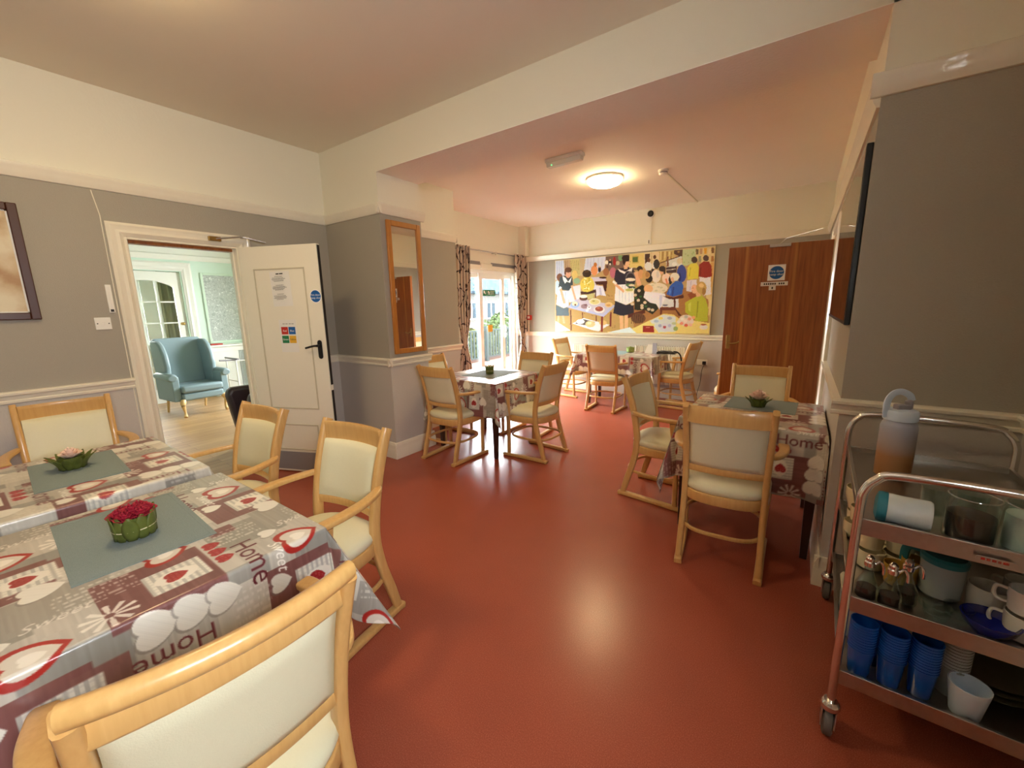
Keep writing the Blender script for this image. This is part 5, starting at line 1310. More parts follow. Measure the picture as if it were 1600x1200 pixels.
# drinks bottle
b = stand('water_bottle', .13, .545, 0, 'frosted lilac drinks bottle with amber drink standing on trolley top', 'bottle', rot=.5)
MB().lathe([(0, 0), (.045, 0), (.05, .006), (.051, .10), (.0505, .19), (.047, .205), (.04, .214), (.04, .226)], 28).build('body', M_BOTTLE, b)
def _btl(t, bs):
    s = t.nodes.new('ShaderNodeSeparateXYZ'); t.links.new(_coord(t), s.inputs[0])
    t.links.new(_ramp(t, s.outputs['Z'], [(.0, (168, 112, 62)), (.085, (176, 128, 84)), (.13, (176, 162, 158)), (.2, (172, 178, 196))]), bs.inputs['Base Color'])
    bs.inputs['Transmission Weight'].default_value = .15
for ch in b.children:
    if ch.name.startswith('body'): ch.data.materials[0] = mat_ramp('frosted plastic over amber drink', _btl, .35)
MB().lathe([(.041, .214), (.047, .216), (.048, .245), (.044, .252), (.03, .255), (0, .256)], 28).build('lid', M_BLUEC, b)
MB().box(-.022, .022, -.012, .012, .252, .272).lathe([(0, .256), (.012, .256), (.012, .285), (.0, .29)], 12, (.02, 0, 0)).build('spout', M_KICK, b, bevel=.003)
MB().bar(smooth_path([(-.048, 0, .225), (-.05, 0, .28), (-.035, 0, .31), (-.01, 0, .318), (.018, 0, .305), (.028, 0, .285)]), .022, .006, (0, 1, 0)).build('carry_loop', M_BLUEC, b)
b.scale = (1.1, 1.1, 1.08)
# jars and cups on the top tray
def jar(x, y, r, h, fill, fm, label, name='glass_jar'):
    t = stand(name, x, y, 0, label, 'jar')
    MB().lathe([(0, 0), (r * .94, 0), (r, .008), (r, h * .8), (r * .92, h * .9), (r * .9, h * .96), (r * .96, h), (r * .9, h), (r * .86, h * .93), (r * .95, h * .8), (r * .95, .01), (0, .006)], 26).build('body', M_JAR, t)
    MB().tube([(r * .97 * math.cos(q), r * .97 * math.sin(q), h) for q in [2 * PI * i / 30 for i in range(30)]], .0022, 8, closed=True).build('rim', M_CLEAR, t)
    MB().lathe([(0, .011), (r * .93, .011), (r * .93, fill * .96), (r * .7, fill), (0, fill * 1.03)], 24).build('contents', fm, t)
jar(.248, .07, .054, .135, .085, M_COFFEE, 'glass jar half full of dark coffee on trolley top')
jar(.362, .075, .054, .135, .11, M_SUGAR, 'glass jar of white sugar at right of the coffee jar')
tw = stand('paper_roll', .105, .078, 0, 'white roll with teal end lying on trolley top, left of coffee jar', 'roll', rot=-.12)
My = Matrix.Translation((0, 0, .046)) @ Matrix.Rotation(PI / 2, 4, 'Y')
MB().lathe([(.0, -.06), (.03, -.06), (.044, -.056), (.046, -.05), (.0445, .0), (.046, .06), (.042, .066), (0, .066)], 26, M=My).build('roll', M_SUGAR, tw)
MB().lathe([(.0, -.064), (.026, -.064), (.0455, -.0575), (.0475, -.05), (.0475, -.038), (.0462, -.034)], 26, M=My, caps=False).build('teal_end', M_TEAL, tw)
for k, (x, y) in enumerate(((.20, .23), (.285, .235), (.38, .24))):
    t = tag(MB().lathe([(0, 0), (.03, 0), (.036, .09), (.034, .09), (.0285, .004), (0, .004)], 24).build('glass_tumbler', M_JAR), 'clear glass tumbler standing behind the jars on trolley top', 'glass', 'clear tumblers behind the jars'); t.location = at(x, y, 0)

def mug(name, x, y, tier, r, h, mt, label, cat='mug', rot=0, tilt=None, group=None, dz=0, handle=True, taper=.9):
    t = stand(name, x, y, tier, label, cat, group, rot, tilt, dz)
    MB().lathe([(0, 0), (r * taper * .85, 0), (r * taper, .004), (r, h * .7), (r * 1.01, h), (r * .95, h), (r * .93, h * .7), (r * taper * .9, .008), (0, .006)], 24).build('cup', mt, t)
    if handle: MB().tube(smooth_path([(r * .96, 0, h * .82), (r * 1.5, 0, h * .8), (r * 1.62, 0, h * .5), (r * 1.4, 0, h * .25), (r * .9, 0, h * .22)], 5), .0048, 8, up=(0, 1, 0)).build('handle', mt, t)
    return t
G = 'cream cups packed on the middle tray'
cream = [(.045, .50, .0), (.06, .62, 1.0), (.075, .28, 2.5), (.15, .30, 3.6), (.15, .42, .6), (.235, .36, 1.9), (.16, .55, 4.0), (.25, .50, 5.0), (.26, .63, 0.3), (.35, .58, 2.2), (.36, .70, 3.3), (.15, .68, 1.1), (.45, .62, 4.4)]
for k, (x, y, a) in enumerate(cream): mug('teacup', x, y, 1, .042, .068, M_MUG, 'cream china cup packed among others at back of middle tray', 'cup', a, group=G)
for k, (x, y, a) in enumerate([(.06, .505, 1.), (.07, .30, .4), (.155, .315, 2.2), (.24, .37, 5.2), (.16, .43, 3.0)]): mug('teacup', x, y, 1, .041, .064, M_MUG, 'cream china cup stacked on top of another on middle tray', 'cup', a, group='upper stacked cream cups', dz=.069)
mug('plastic_beaker', .055, .46 + .16, 1, .05, .1, M_MUG, 'tall cream beaker upside down at left end of middle tray', 'cup', handle=False, dz=.072, taper=.7)
mug('amber_beaker', .135, .205, 1, .033, .075, M_AMBER, 'amber plastic beaker just behind the glass cruets', 'cup', handle=False, taper=.8)
mug('amber_beaker', .185, .255, 1, .033, .085, M_AMBER, 'second amber plastic beaker, right of the first one', 'cup', handle=False, taper=.8)
def cruet(x, y, label):
    t = stand('glass_cruet', x, y, 1, label, 'cruet')
    MB().lathe([(0, 0), (.028, 0), (.031, .01), (.03, .05), (.02, .075), (.012, .1), (.012, .122), (.010, .122), (.010, .1), (.018, .075), (.027, .05), (.028, .012), (0, .008)], 20).build('body', M_JAR, t)
    MB().lathe([(0, .009), (.026, .01), (.025, .045), (0, .046)], 18).build('contents', M_COFFEE, t)
    MB().lathe([(.014, .118), (.015, .132), (.011, .136), (.012, .146), (.006, .154), (0, .156)], 18).build('stopper', M_CHROME, t)
    MB().tube(smooth_path([(.012, 0, .125), (.024, 0, .14), (.034, 0, .125), (.036, 0, .1)], 4), .004, 8, up=(0, 1, 0)).build('spout', M_CHROME, t)
cruet(.05, .055, 'leftmost glass cruet with shiny chrome top on middle tray'); cruet(.105, .045, 'front glass cruet with chrome top, middle of the three'); cruet(.147, .098, 'rightmost glass cruet with chrome top on middle tray')
j = stand('plastic_jug', .245, .215, 1, 'clear plastic jug with teal lid on the middle tray', 'jug', rot=2.6)
MB().lathe([(0, 0), (.042, 0), (.05, .01), (.055, .13), (.053, .13), (.048, .012), (0, .008)], 24).build('body', M_CLRP, j)
MB().lathe([(.057, .122), (.058, .138), (.05, .146), (0, .148)], 24).build('lid', M_TEAL, j)
MB().bar(smooth_path([(.05, 0, .135), (.092, 0, .125), (.098, 0, .07), (.088, 0, .02)]), .024, .012, (0, 1, 0)).build('handle', M_TEAL, j)
mug('white_mug', .345, .20, 1, .045, .085, M_MUGW, 'plain white mug upside down in the middle of the middle tray', handle=False, taper=.92)
mug('white_mug', .395, .10, 1, .04, .075, M_MUGW, 'white mug with its handle showing at right of middle tray', rot=2.9)
mug('white_mug', .396, .105, 1, .04, .07, M_MUGW, 'upper white mug stacked on the one with its handle showing', rot=2.8, dz=.077)
mug('white_mug', .45, .185, 1, .042, .085, M_MUGW, 'white mug at far right edge of the middle tray', rot=2.3)
mug('white_mug', .44, .29, 1, .042, .085, M_MUGW, 'white mug behind the far right one on middle tray', rot=2.6)
for k, (x, y, tl) in enumerate(((.215, .06, .5), (.265, .085, -.4))):
    t = stand('glass_cup', x, y, 1, ('small clear glass cup beside the cruets on middle tray', 'small clear glass cup nearer the blue bowl')[k], 'cup', rot=2.2 + k)
    MB().lathe([(0, 0), (.022, 0), (.03, .02), (.034, .05), (.032, .05), (.027, .02), (0, .005)], 20).build('cup', M_JAR, t)
    MB().tube(smooth_path([(.03, 0, .04), (.05, 0, .036), (.05, 0, .018), (.028, 0, .014)], 4), .003, 8, up=(0, 1, 0)).build('handle', M_JAR, t)
t = tag(MB().lathe([(0, 0), (.03, 0), (.055, .03), (.062, .05), (.058, .05), (.05, .03), (0, .006)], 26).build('blue_bowl', M_NAVY), 'dark blue bowl at the front of the middle tray', 'bowl'); t.location = at(.325, .07, 1)
# bottom tray
def stack(x, y, n, r, h, step, mt, name, what, group):
    proto = MB(); nf = 24
    prof = [(0, 0), (r * .78, 0), (r * .8, .004), (r * .97, h * .93), (r * 1.03, h * .95), (r * 1.03, h), (r * .96, h), (r * .75, .006), (0, .005)]
    o = proto.lathe(prof, nf).build(name, mt)
    for k in range(n):
        c = o if k == 0 else o.copy()
        if k: COL.objects.link(c)
        c.location = at(x, y, 2) + Vector((0, 0, k * step)); tag(c, what, 'tumbler', group)
stack(.062, .062, 11, .0365, .1, .0095, M_BLUEP, 'blue_tumbler', 'blue clear plastic tumbler in the leftmost stack on bottom tray', 'left stack of blue tumblers')
stack(.138, .066, 11, .0365, .1, .0095, M_BLUEP, 'blue_tumbler', 'blue clear plastic tumbler in the middle blue stack on bottom tray', 'middle stack of blue tumblers')
stack(.214, .075, 11, .0365, .1, .0095, M_BLUEP, 'blue_tumbler', 'blue clear plastic tumbler in the right blue stack on bottom tray', 'right stack of blue tumblers')
stack(.29, .135, 10, .0365, .1, .0105, M_CLRP, 'clear_tumbler', 'cloudy clear plastic tumbler stacked right of the blue ones', 'stack of clear tumblers')
stack(.10, .142, 10, .0365, .1, .0095, M_BLUEP, 'blue_tumbler', 'blue clear plastic tumbler in a second row behind the front stacks', 'rear stack of blue tumblers')
t = tag(MB().lathe([(0, 0), (.032, 0), (.034, .004), (.047, .105), (.044, .105), (.031, .008), (0, .006)], 28).build('pale_cup', M_BLUEC), 'pale blue white plastic cup at front of the bottom tray', 'cup'); t.location = at(.312, .06, 2)
for k in range(3):
    t = tag(MB().lathe([(0, .012), (.05, .01), (.06, .0), (.064, .002), (.105, .03), (.108, .034), (.104, .034), (.06, .012), (0, .016)], 34).build('serving_dish', M_DISH), ('olive grey round dish at the bottom of the stack of three', 'olive grey round dish in the middle of the stack', 'olive grey round dish on top of the stack on bottom tray')[k], 'dish'); t.location = at(.392, .235, 2) + Vector((0, 0, k * .022))
tb = stand('food_tub', .085, .33, 2, 'clear food tub with cream lid at left side of the bottom tray', 'tub', rot=PI / 2)
MB().prism(rrect(.22, .13, .03), 0, .135).build('tub', M_CLRP, tb, bevel=.006)
MB().prism(rrect(.236, .146, .035), .135, .147).prism(rrect(.19, .10, .025), .147, .151).build('lid', M_TUBLID, tb, bevel=.003)

# ---------------------------------------------------------------- wall things
mr = thing('wall_mirror', 'tall narrow oak framed mirror on the side of the grey pillar', 'mirror', (X1 + .001, 2.795, 1.69))
w, h = .205, .628
fb = MB(); b_ = .05
for (y0, y1, z0, z1) in ((-w, -w + b_, -h, h), (w - b_, w, -h, h), (-w + b_, w - b_, -h, -h + b_), (-w + b_, w - b_, h - b_, h)): fb.box(0, .026, y0, y1, z0, z1)
fb.build('frame', M_OAK, mr, bevel=.006); MB().box(.002, .012, -w + b_ - .004, w - b_ + .004, -h + b_ - .004, h - b_ + .004).build('mirror_glass', M_MIRROR, mr)
pf = thing('picture_frame', 'dark brown framed sepia picture on the left wall', 'picture', (XL + .001, .175, 1.837))
w, h = .265, .36; b_ = .045
fb = MB()
for (y0, y1, z0, z1) in ((-w, -w + b_, -h, h), (w - b_, w, -h, h), (-w + b_, w - b_, -h, -h + b_), (-w + b_, w - b_, h - b_, h)): fb.box(0, .026, y0, y1, z0, z1)
fb.build('frame', M_FRAMEB, pf, bevel=.005)
fb = MB(); q = b_; fb.box(.004, .012, -w + q, w - q, -h + q, -h + q + .008).box(.004, .012, -w + q, w - q, h - q - .008, h - q).box(.004, .012, -w + q, -w + q + .008, -h + q, h - q).box(.004, .012, w - q - .008, w - q, -h + q, h - q).build('slip', M_PAPER, pf)
MB().box(.002, .008, -w + q, w - q, -h + q, h - q).build('picture', M_ART, pf); MB().box(.013, .015, -w + q, w - q, -h + q, h - q).build('glazing', glass_mat('picture glazing', (1, 1, 1, 1), .004, .08), pf)
ls = thing('light_switch', 'cream light switch plate left of the white doorway', 'switch', (XL + .001, .728, 1.437))
MB().box(0, .009, -.043, .043, -.043, .043).build('plate', M_PLASTIC, ls, bevel=.003); MB().box(.009, .014, -.008, .008, -.012, .012).build('rocker', M_PLASTIC, ls, bevel=.002)
for y in (-.03, .03): MB().tube([(.008, y, 0), (.0105, y, 0)], .004).build('screw', M_DARK, ls)
tm = thing('wall_thermometer', 'slim white plastic thermometer strip left of the doorway', 'thermometer', (XL + .001, .79, 1.612))
MB().box(0, .01, -.016, .016, -.1, .1).build('backing', M_PLASTIC, tm, bevel=.003); MB().box(.01, .014, -.004, .004, -.07, .05).build('tube', M_PAPER, tm); MB().box(.01, .013, -.009, .009, .06, .085).build('dial', M_PAPER, tm); MB().box(.01, .012, -.009, .009, -.092, -.075).build('scale', M_INK, tm)
# thin surface cable beside the doorway
tag(MB().tube([(XL + .006, .822, .01), (XL + .006, .822, 2.19), (XL + .006, .80, 2.352)], .0035, 6).build('surface_cable', M_TRIM), 'thin painted cable running up beside the left door frame', 'cable')

tv = thing('wall_television', 'black wall mounted television seen edge on at right', 'television', (XR, 3.02, 1.75))
MB().box(-.025, -.0005, -.77, .77, -.405, .405).build('casing', M_BLACK, tv, bevel=.004)
MB().box(-.0262, -.025, -.758, .758, -.385, .395).build('screen', M_TV, tv)
tv.location = (XR, 3.33, 1.787)

def dome_lamp(x, y, z, label, lm=M_LAMP):
    t = thing('ceiling_lamp', label, 'ceiling lamp', (x, y, z))
    MB().lathe([(.19, 0), (.205, -.004), (.208, -.02), (.2, -.026)], 40).build('rim', M_PLASTIC, t)
    MB().lathe([(.2, -.02), (.195, -.045), (.17, -.07), (.12, -.088), (.06, -.096), (0, -.098)], 40).build('diffuser', lm, t, angle=80)
dome_lamp(-2.02, 4.78, ZC2, 'glowing round dome lamp on the far ceiling')
dome_lamp(-2.45, .62, ZC, 'glowing round dome lamp on the near ceiling', M_LAMPN)
em = thing('emergency_light', 'white oblong emergency light fitting on far ceiling near beam', 'emergency light', (-2.06, 3.87, ZC2), math.radians(-2))
MB().box(-.2, .2, -.05, .05, -.035, 0).build('base', M_PLASTIC, em, bevel=.006)
MB().prism([(-.04, -.035), (.04, -.035), (.028, -.075), (-.028, -.075)], -.19, .19, M=Matrix(((0, 0, 1, 0), (1, 0, 0, 0), (0, 1, 0, 0), (0, 0, 0, 1)))).build('diffuser', mat('ribbed clear diffuser', (232, 232, 222), .25), em, bevel=.004)
MB().ball((-.13, -.03, -.062), .006, .006, .006).build('indicator', mat('green indicator lamp', (80, 230, 120), .4, emit=(80, 240, 130), es=3), em)
sd = thing('smoke_detector', 'small round white smoke detector on far ceiling', 'smoke detector', (-1.40, 4.92, ZC2))
MB().lathe([(0, 0), (.055, 0), (.055, -.016), (.045, -.022), (.045, -.04), (.035, -.052), (0, -.055)], 26).build('housing', M_PLASTIC, sd)
MB().lathe([(.046, -.024), (.047, -.03), (.046, -.036)], 26, caps=False).build('vent_ring', M_KICK, sd)
tag(MB().box(-1.405, -1.388, 4.98, YB - .001, ZC2 - .014, ZC2).build('cable_trunking', M_WHITE, smooth=False), 'thin white trunking across ceiling from smoke detector to back wall', 'trunking')
al = thing('alarm_sounder', 'round black and white alarm sounder high on the back wall', 'alarm', (-2.05, YB - .001, 2.86))
Mr = Matrix.Rotation(PI / 2, 4, 'X')
MB().lathe([(0, 0), (.055, 0), (.055, .03), (.045, .034)], 26, M=Mr).build('base', M_PLASTIC, al); MB().lathe([(.046, .03), (.046, .05), (.03, .066), (0, .07)], 26, M=Mr).build('sounder_cap', M_BLACK, al)
tr = thing('wall_trunking', 'white vertical trunking dropping from alarm with small black sensor', 'trunking', (-2.05, YB - .001, 2.42))
MB().box(-.014, .014, -.016, 0, 0, .385).build('trunking', M_WHITE, tr, bevel=.002); MB().box(-.02, .02, -.03, 0, -.005, .07).build('sensor_box', M_PLASTIC, tr, bevel=.003); MB().box(-.018, -.006, -.034, -.03, .005, .055).build('lens', M_BLACK, tr, bevel=.002)
cp_ = thing('fire_call_point', 'small red break glass fire call point near right curtain', 'call point', (-4.29, YB - .001, 1.29))
MB().box(-.045, .045, -.045, 0, -.045, .045).build('box', M_REDBOX, cp_, bevel=.004); MB().box(-.025, .025, -.048, -.045, -.02, .025).build('front_pane', M_PAPER, cp_)
so = thing('wall_socket', 'white double socket with black plug, low on the back wall', 'socket', (-1.19, YB - .001, .615))
MB().box(-.073, .073, -.01, 0, -.043, .043).build('plate', M_PLASTIC, so, bevel=.003)
pl = thing('black_plug', 'black plug and cable in the wall socket beside far right chair', 'plug', (-1.155, YB - .012, .61))
MB().box(-.024, .024, -.04, 0, -.025, .025).build('plug_body', M_BLACK, pl, bevel=.006)
MB().tube(smooth_path([(0, -.03, -.02), (-.02, -.06, -.12), (-.03, -.07, -.3), (-.06, -.1, -.48), (-.02, -.14, -.595), (.08, -.16, -.602), (.1, -.1, -.602)]), .004, 8).build('cable', M_BLACK, pl)

def radiator(name, x0, x1, y, z0, z1, label):
    t = thing(name, label, 'radiator', ((x0 + x1) / 2, y, 0)); w = (x1 - x0) / 2; mb = MB(); n = int((x1 - x0) / .035)
    pts = []
    for i in range(n):
        a = -w + i * 2 * w / n; s = 2 * w / n
        pts += [(a + .1 * s, -.05), (a + .3 * s, -.062), (a + .7 * s, -.062), (a + .9 * s, -.05)]
    poly = [(-w, -.05)] + pts + [(w, -.05), (w, -.02), (-w, -.02)]
    mb.prism(poly, z0 + .01, z1 - .012); mb.build('panel', M_RAD, t, angle=20)
    g = MB(); g.box(-w, w, -.066, -.005, z1 - .012, z1)
    for i in range(n): g.box(-w + (i + .2) * 2 * w / n, -w + (i + .55) * 2 * w / n, -.055, -.015, z1, z1 + .0012, 1)
    g.build('top_grille', [M_RAD, M_DARK], t)
    MB().box(-w + .1, -w + .13, -.02, 0, z0 + .05, z1 - .1).box(w - .13, w - .1, -.02, 0, z0 + .05, z1 - .1).build('bracket', M_STEEL, t)
    MB().tube([(w + .02, -.04, 0), (w + .02, -.04, z0 + .05), (w, -.04, z0 + .05)], .008).build('pipe', M_TRIM, t)
radiator('panel_radiator', -3.32, -2.86, YB - .026, .22, .82, 'left cream panel radiator below the mural behind far left chair')
radiator('panel_radiator', -2.2, -1.42, YB - .026, .22, .84, 'right cream panel radiator below the mural beyond long table')

# ---------------------------------------------------------------- lounge beyond the white door
LX = -8.72
struct(MB().box(LX - .1, XL - .13, -1.2, 3.5, -.08, -.002).box(LX - .1, -4.63, 3.5, 4.62, -.08, -.002).box(XL - .13, XL + .0, .945, 1.665, -.08, -.002).build('floor_lounge', M_LAM, smooth=False))
struct(MB().box(LX - .1, XL - .13, -1.2, 3.5, 2.72, 2.8).box(LX - .1, -4.63, 3.5, 4.62, 2.72, 2.8).build('ceiling_lounge', M_LWHITE, smooth=False))
wall('wall_lounge_back', 'x', LX, LX - .1, -1.2, 4.62, 2.72, (.88, 2.42), [M_LWHITE, M_MINT, M_LWHITE], [(1.55, 2.6, 0, 2.19)])
wall('wall_lounge_near', 'y', -1.2, -1.3, LX - .1, XL - .13, 2.72, (.88,), [M_LWHITE, M_MINT])
wall('wall_lounge_far', 'y', 4.62, 4.72, LX - .1, -4.63, 2.72, (.88,), [M_LWHITE, M_MINT], [(-7.25, -5.95, .75, 2.25)])
struct(MB().box(XL - .135, XL - .13, -1.2, .835, 0, 2.72).box(XL - .135, XL - .13, 1.775, 3.03, 0, 2.72).box(-4.63, -4.62, 3.03, 4.62, 0, 2.72).box(XL - .135, XL - .13, .835, 1.775, 2.15, 2.72).build('wall_lounge_front', M_MINT, smooth=False))
P_COV = [(0, 0), (.03, 0), (.04, .03), (.09, .09), (.11, .1), (.11, .13), (0, .13)]
moulding('trim_lounge_cornice', P_COV, 2.59, (LX, -1.2), (LX, 4.62), (1, 0), mt=M_LWHITE)
moulding('trim_lounge_picture_rail', P_RAIL, 2.42, (LX, -1.2), (LX, 4.62), (1, 0), mt=M_LWHITE)
moulding('baseboard_lounge_back', P_BASE, 0, (LX, 2.72), (LX, 4.62), (1, 0), mt=M_LWHITE)
wl = MB(); fr2 = lambda a, b, c, d: wl.box(a, b, 4.65, 4.69, c, d)  # unseen side window, added to bring daylight into the lounge
for (a, b, c, d) in ((-7.25, -5.95, .75, .81), (-7.25, -5.95, 2.19, 2.25), (-7.25, -7.19, .81, 2.19), (-6.01, -5.95, .81, 2.19), (-6.63, -6.57, .81, 2.19)): fr2(a, b, c, d)
w2 = struct(wl.build('added_lounge_window', M_PVC)); MB().box(-7.2, -6.0, 4.668, 4.672, .8, 2.2).build('pane', M_GLASS, w2)
architrave('door_frame_lounge', LX, 1.65, 2.62, 2.2, .14, 1, mt=M_LWHITE)
# glazed lounge door set back in its reveal
gd = MB(); xg0, xg1 = LX - .075, LX - .035; ya, yb_ = 1.67, 2.6
rows = [.75, 1.11, 1.30 + .01, 1.70, 2.03]
gd.box(xg0, xg1, ya, ya + .11, 0, 2.18).box(xg0, xg1, yb_ - .11, yb_, 0, 2.18).box(xg0, xg1, ya + .11, yb_ - .11, 0, .24)
A0, A1 = ya + .11, yb_ - .11
def arch(y): t = (y - A0) / (A1 - A0); return 1.93 + .11 * math.sin(PI * t) ** .8
N = 24; top = [(A0 + (A1 - A0) * i / N) for i in range(N + 1)]
vs = []; fs = []
for y in top: vs += [(xg0, y, arch(y)), (xg1, y, arch(y)), (xg0, y, 2.18), (xg1, y, 2.18)]
for i in range(N): a = 4 * i; fs += [(a, a + 4, a + 5, a + 1), (a + 1, a + 5, a + 7, a + 3), (a + 2, a + 3, a + 7, a + 6), (a, a + 2, a + 6, a + 4)]
gd.add(vs, fs)
g = struct(gd.build('door_4', M_LWHITE, angle=30))
bars = MB()
for k in (1, 2):
    y = A0 + (A1 - A0) * k / 3; bars.box(xg0 + .005, xg1 - .005, y - .011, y + .011, .24, arch(y))
for z in (.62, .99, 1.34, 1.69): bars.box(xg0 + .005, xg1 - .005, A0, A1, z - .011, z + .011)
bars.build('glazing_bar', M_LWHITE, g); MB().box(LX - .057, LX - .053, A0, A1, .24, 2.05).build('pane', M_GLASS, g)
kb = MB(); Mk = Matrix.Translation((LX - .035, 2.535, 1.32)) @ Matrix.Rotation(PI / 2, 4, 'Y')
kb.lathe([(.026, 0), (.026, .006), (.01, .01), (.01, .035), (.024, .045), (.028, .06), (.018, .072), (0, .075)], 18, M=Mk).build('door_knob', M_BRASS, g)
# curtained porch behind the glazed door
struct(MB().box(LX - 1.5, LX - .1, .6, 3.4, -.08, -.002, 0).box(LX - 1.5, LX - .1, .5, .6, 0, 2.6, 1).box(LX - 1.5, LX - .1, 3.4, 3.5, 0, 2.6, 1).box(LX - 1.5, LX - .1, .5, 3.5, 2.6, 2.7, 1).box(LX - 1.6, LX - 1.5, .5, 3.5, 0, .9, 1).box(LX - 1.6, LX - 1.5, .5, 3.5, 2.1, 2.6, 1).box(LX - 1.6, LX - 1.5, .5, 1.85, .9, 2.1, 1).box(LX - 1.6, LX - 1.5, 2.4, 3.5, .9, 2.1, 1).build('wall_porch', [M_LAM, M_LWHITE], smooth=False))
pw = MB()
for y in (1.85, 2.1, 2.34): pw.box(LX - 1.57, LX - 1.53, y, y + .06, .9, 2.1)
struct(pw.build('window_3', M_PVC))
def drape(x, y0, y1, z0, z1, n, m, label):
    o = MB().grid(lambda u, v: (x + .03 * math.sin(u * 2 * PI * n), y0 + (y1 - y0) * u, z0 + (z1 - z0) * v), n * 12, 3).build('curtain', m); s = o.modifiers.new('cloth thickness', 'SOLIDIFY'); s.thickness = .003
    return tag(o, label, 'curtain')
drape(LX - .55, 2.42, 3.0, .03, 2.3, 6, M_CURT, 'olive curtain hanging behind right panes of glazed lounge door')
drape(LX - .6, 1.98, 2.15, .03, 2.3, 3, M_TEALC, 'pale teal curtain behind middle panes of glazed lounge door')
# mint wall panel, radiator cover and shelf
wpn = thing('wall_panel', 'silver leaf patterned panel in mint frame on lounge wall', 'wall panel', (LX + .001, 3.28, 1.57))
MB().box(0, .006, -.36, .36, -.58, .58).build('wallpaper', M_SILVER, wpn)
b_ = MB()
for (y0, y1, z0, z1) in ((-.40, -.36, -.62, .62), (.36, .40, -.62, .62), (-.36, .36, -.62, -.58), (-.36, .36, .58, .62)): b_.box(0, .02, y0, y1, z0, z1)
b_.build('moulding', M_MINTP, wpn, bevel=.006)
rc = thing('radiator_cover', 'white radiator cover with grille and shelf along lounge wall', 'radiator cover', (LX + .001, 3.55, 0))
MB().box(0, .2, -.78, .9, .89, .925).build('shelf', M_LWHITE, rc, bevel=.005)
c = MB(); c.box(.0, .17, -.74, .86, .001, .13).box(.0, .17, -.74, .86, .80, .885).box(0, .17, -.74, -.30, .13, .80).box(0, .17, .75, .86, .13, .8); c.build('case', M_LWHITE, rc, bevel=.004)
c = MB()
for i in range(40): c.box(.13, .14, -.30 + i * .026, -.285 + i * .026, .13, .80)
c.build('grille', mat('pale grille', (190, 198, 194), .5), rc)
tag(MB().box(-.09, .09, -.06, .06, 0, .022).build('red_book', M_REDBOX, bevel=.002, loc=(LX + .11, 2.93, .926), rotz=PI / 2), 'small red book lying on the lounge radiator shelf', 'book')
# walking frame
wf_ = thing('walking_frame', 'metal walking frame behind the blue armchair', 'walking frame', (-8.0, 2.98, 0))
for y in (0, .5):
    MB().tube([(.0, y, .015), (.0, y, .69)], .012).build('pole', M_LWHITE, wf_); MB().tube([(-.4, y, .015), (-.4, y, .69)], .012).build('pole', M_LWHITE, wf_)
    MB().tube([(-.42, y, .7), (.1, y, .7)], .016).build('handgrip', M_KICK, wf_)
    MB().tube([(0, y, .3), (-.4, y, .3)], .009).build('side_bar', M_LWHITE, wf_)
MB().tube([(-.4, 0, .62), (-.4, .5, .62)], .011).build('cross_bar', M_LWHITE, wf_)
MB().tube([(.02, -.25, .7), (.0, .0, .68)], .015).build('handgrip', M_KICK, wf_)
for (x, y) in ((0, 0), (0, .5), (-.4, 0), (-.4, .5)): MB().lathe([(0, 0), (.018, 0), (.015, .03), (0, .032)], 12, (x, y, -.001)).build('rubber_foot', M_BLACK, wf_)
# wing armchair
wc = thing('wing_armchair', 'duck egg blue wing back armchair with cream cabriole legs in lounge', 'armchair', (-7.24, 2.22, 0), -PI / 2 + math.radians(5))
def blob(fn, nu, nv, name, sub=0): return MB().grid(fn, nu, nv).build(name, M_WING, wc, angle=80)
MB().box(-.27, .27, -.60, .0, .235, .345).build('seat_base', M_WING, wc, bevel=.03, seg=4)
MB().box(-.268, .268, -.55, .02, .35, .455).build('seat_cushion', M_WING, wc, bevel=.035, seg=4)
Mb = Matrix.Translation((0, -.52, .3)) @ Matrix.Rotation(math.radians(10), 4, 'X')
mb = MB(); mb.add([(s_ * w_, y_, z_) for z_, w_ in ((-.05, .25), (.3, .27), (.62, .3), (.8, .31), (.84, .28)) for s_, y_ in ((-1, -.06), (1, -.06), (1, .06), (-1, .06))], [(3, 2, 1, 0), (16, 17, 18, 19)] + [(4 * j + i, 4 * j + (i + 1) % 4, 4 * j + 4 + (i + 1) % 4, 4 * j + 4 + i) for j in range(4) for i in range(4)], 0, Mb)
mb.build('backrest', M_WING, wc, bevel=.03, seg=4)
for s_ in (-1, 1):
    prof = [(-.60, .28), (-.30, .28), (-.28, .60), (-.25, .72), (-.28, .90), (-.36, 1.04), (-.46, 1.10), (-.60, 1.10), (-.68, 1.05)]
    M = Matrix(((0, 0, 1, 0), (1, 0, 0, 0), (0, 1, 0, 0), (0, 0, 0, 1)))
    x0, x1 = (.255, .33) if s_ > 0 else (-.33, -.255)
    MB().prism(prof, x0, x1, 0, M).build('wing', M_WING, wc, bevel=.028, seg=4)
    a0 = .275 * s_
    sec = [(.06 * math.cos(q) * (1 if math.cos(q) * s_ < 0 else 1.25), .055 * math.sin(q)) for q in [2 * PI * i / 14 for i in range(14)]]
    mb = MB().sweep([(.335 * s_, -.52, .60), (.335 * s_, -.3, .60), (.34 * s_, -.06, .59), (.34 * s_, -.02, .585)], sec, scale=[.9, 1, 1.05, .85])
    mb.box(min(.27 * s_, .36 * s_), max(.27 * s_, .36 * s_), -.58, -.04, .24, .60); mb.build('arm', M_WING, wc, bevel=.02, seg=3)
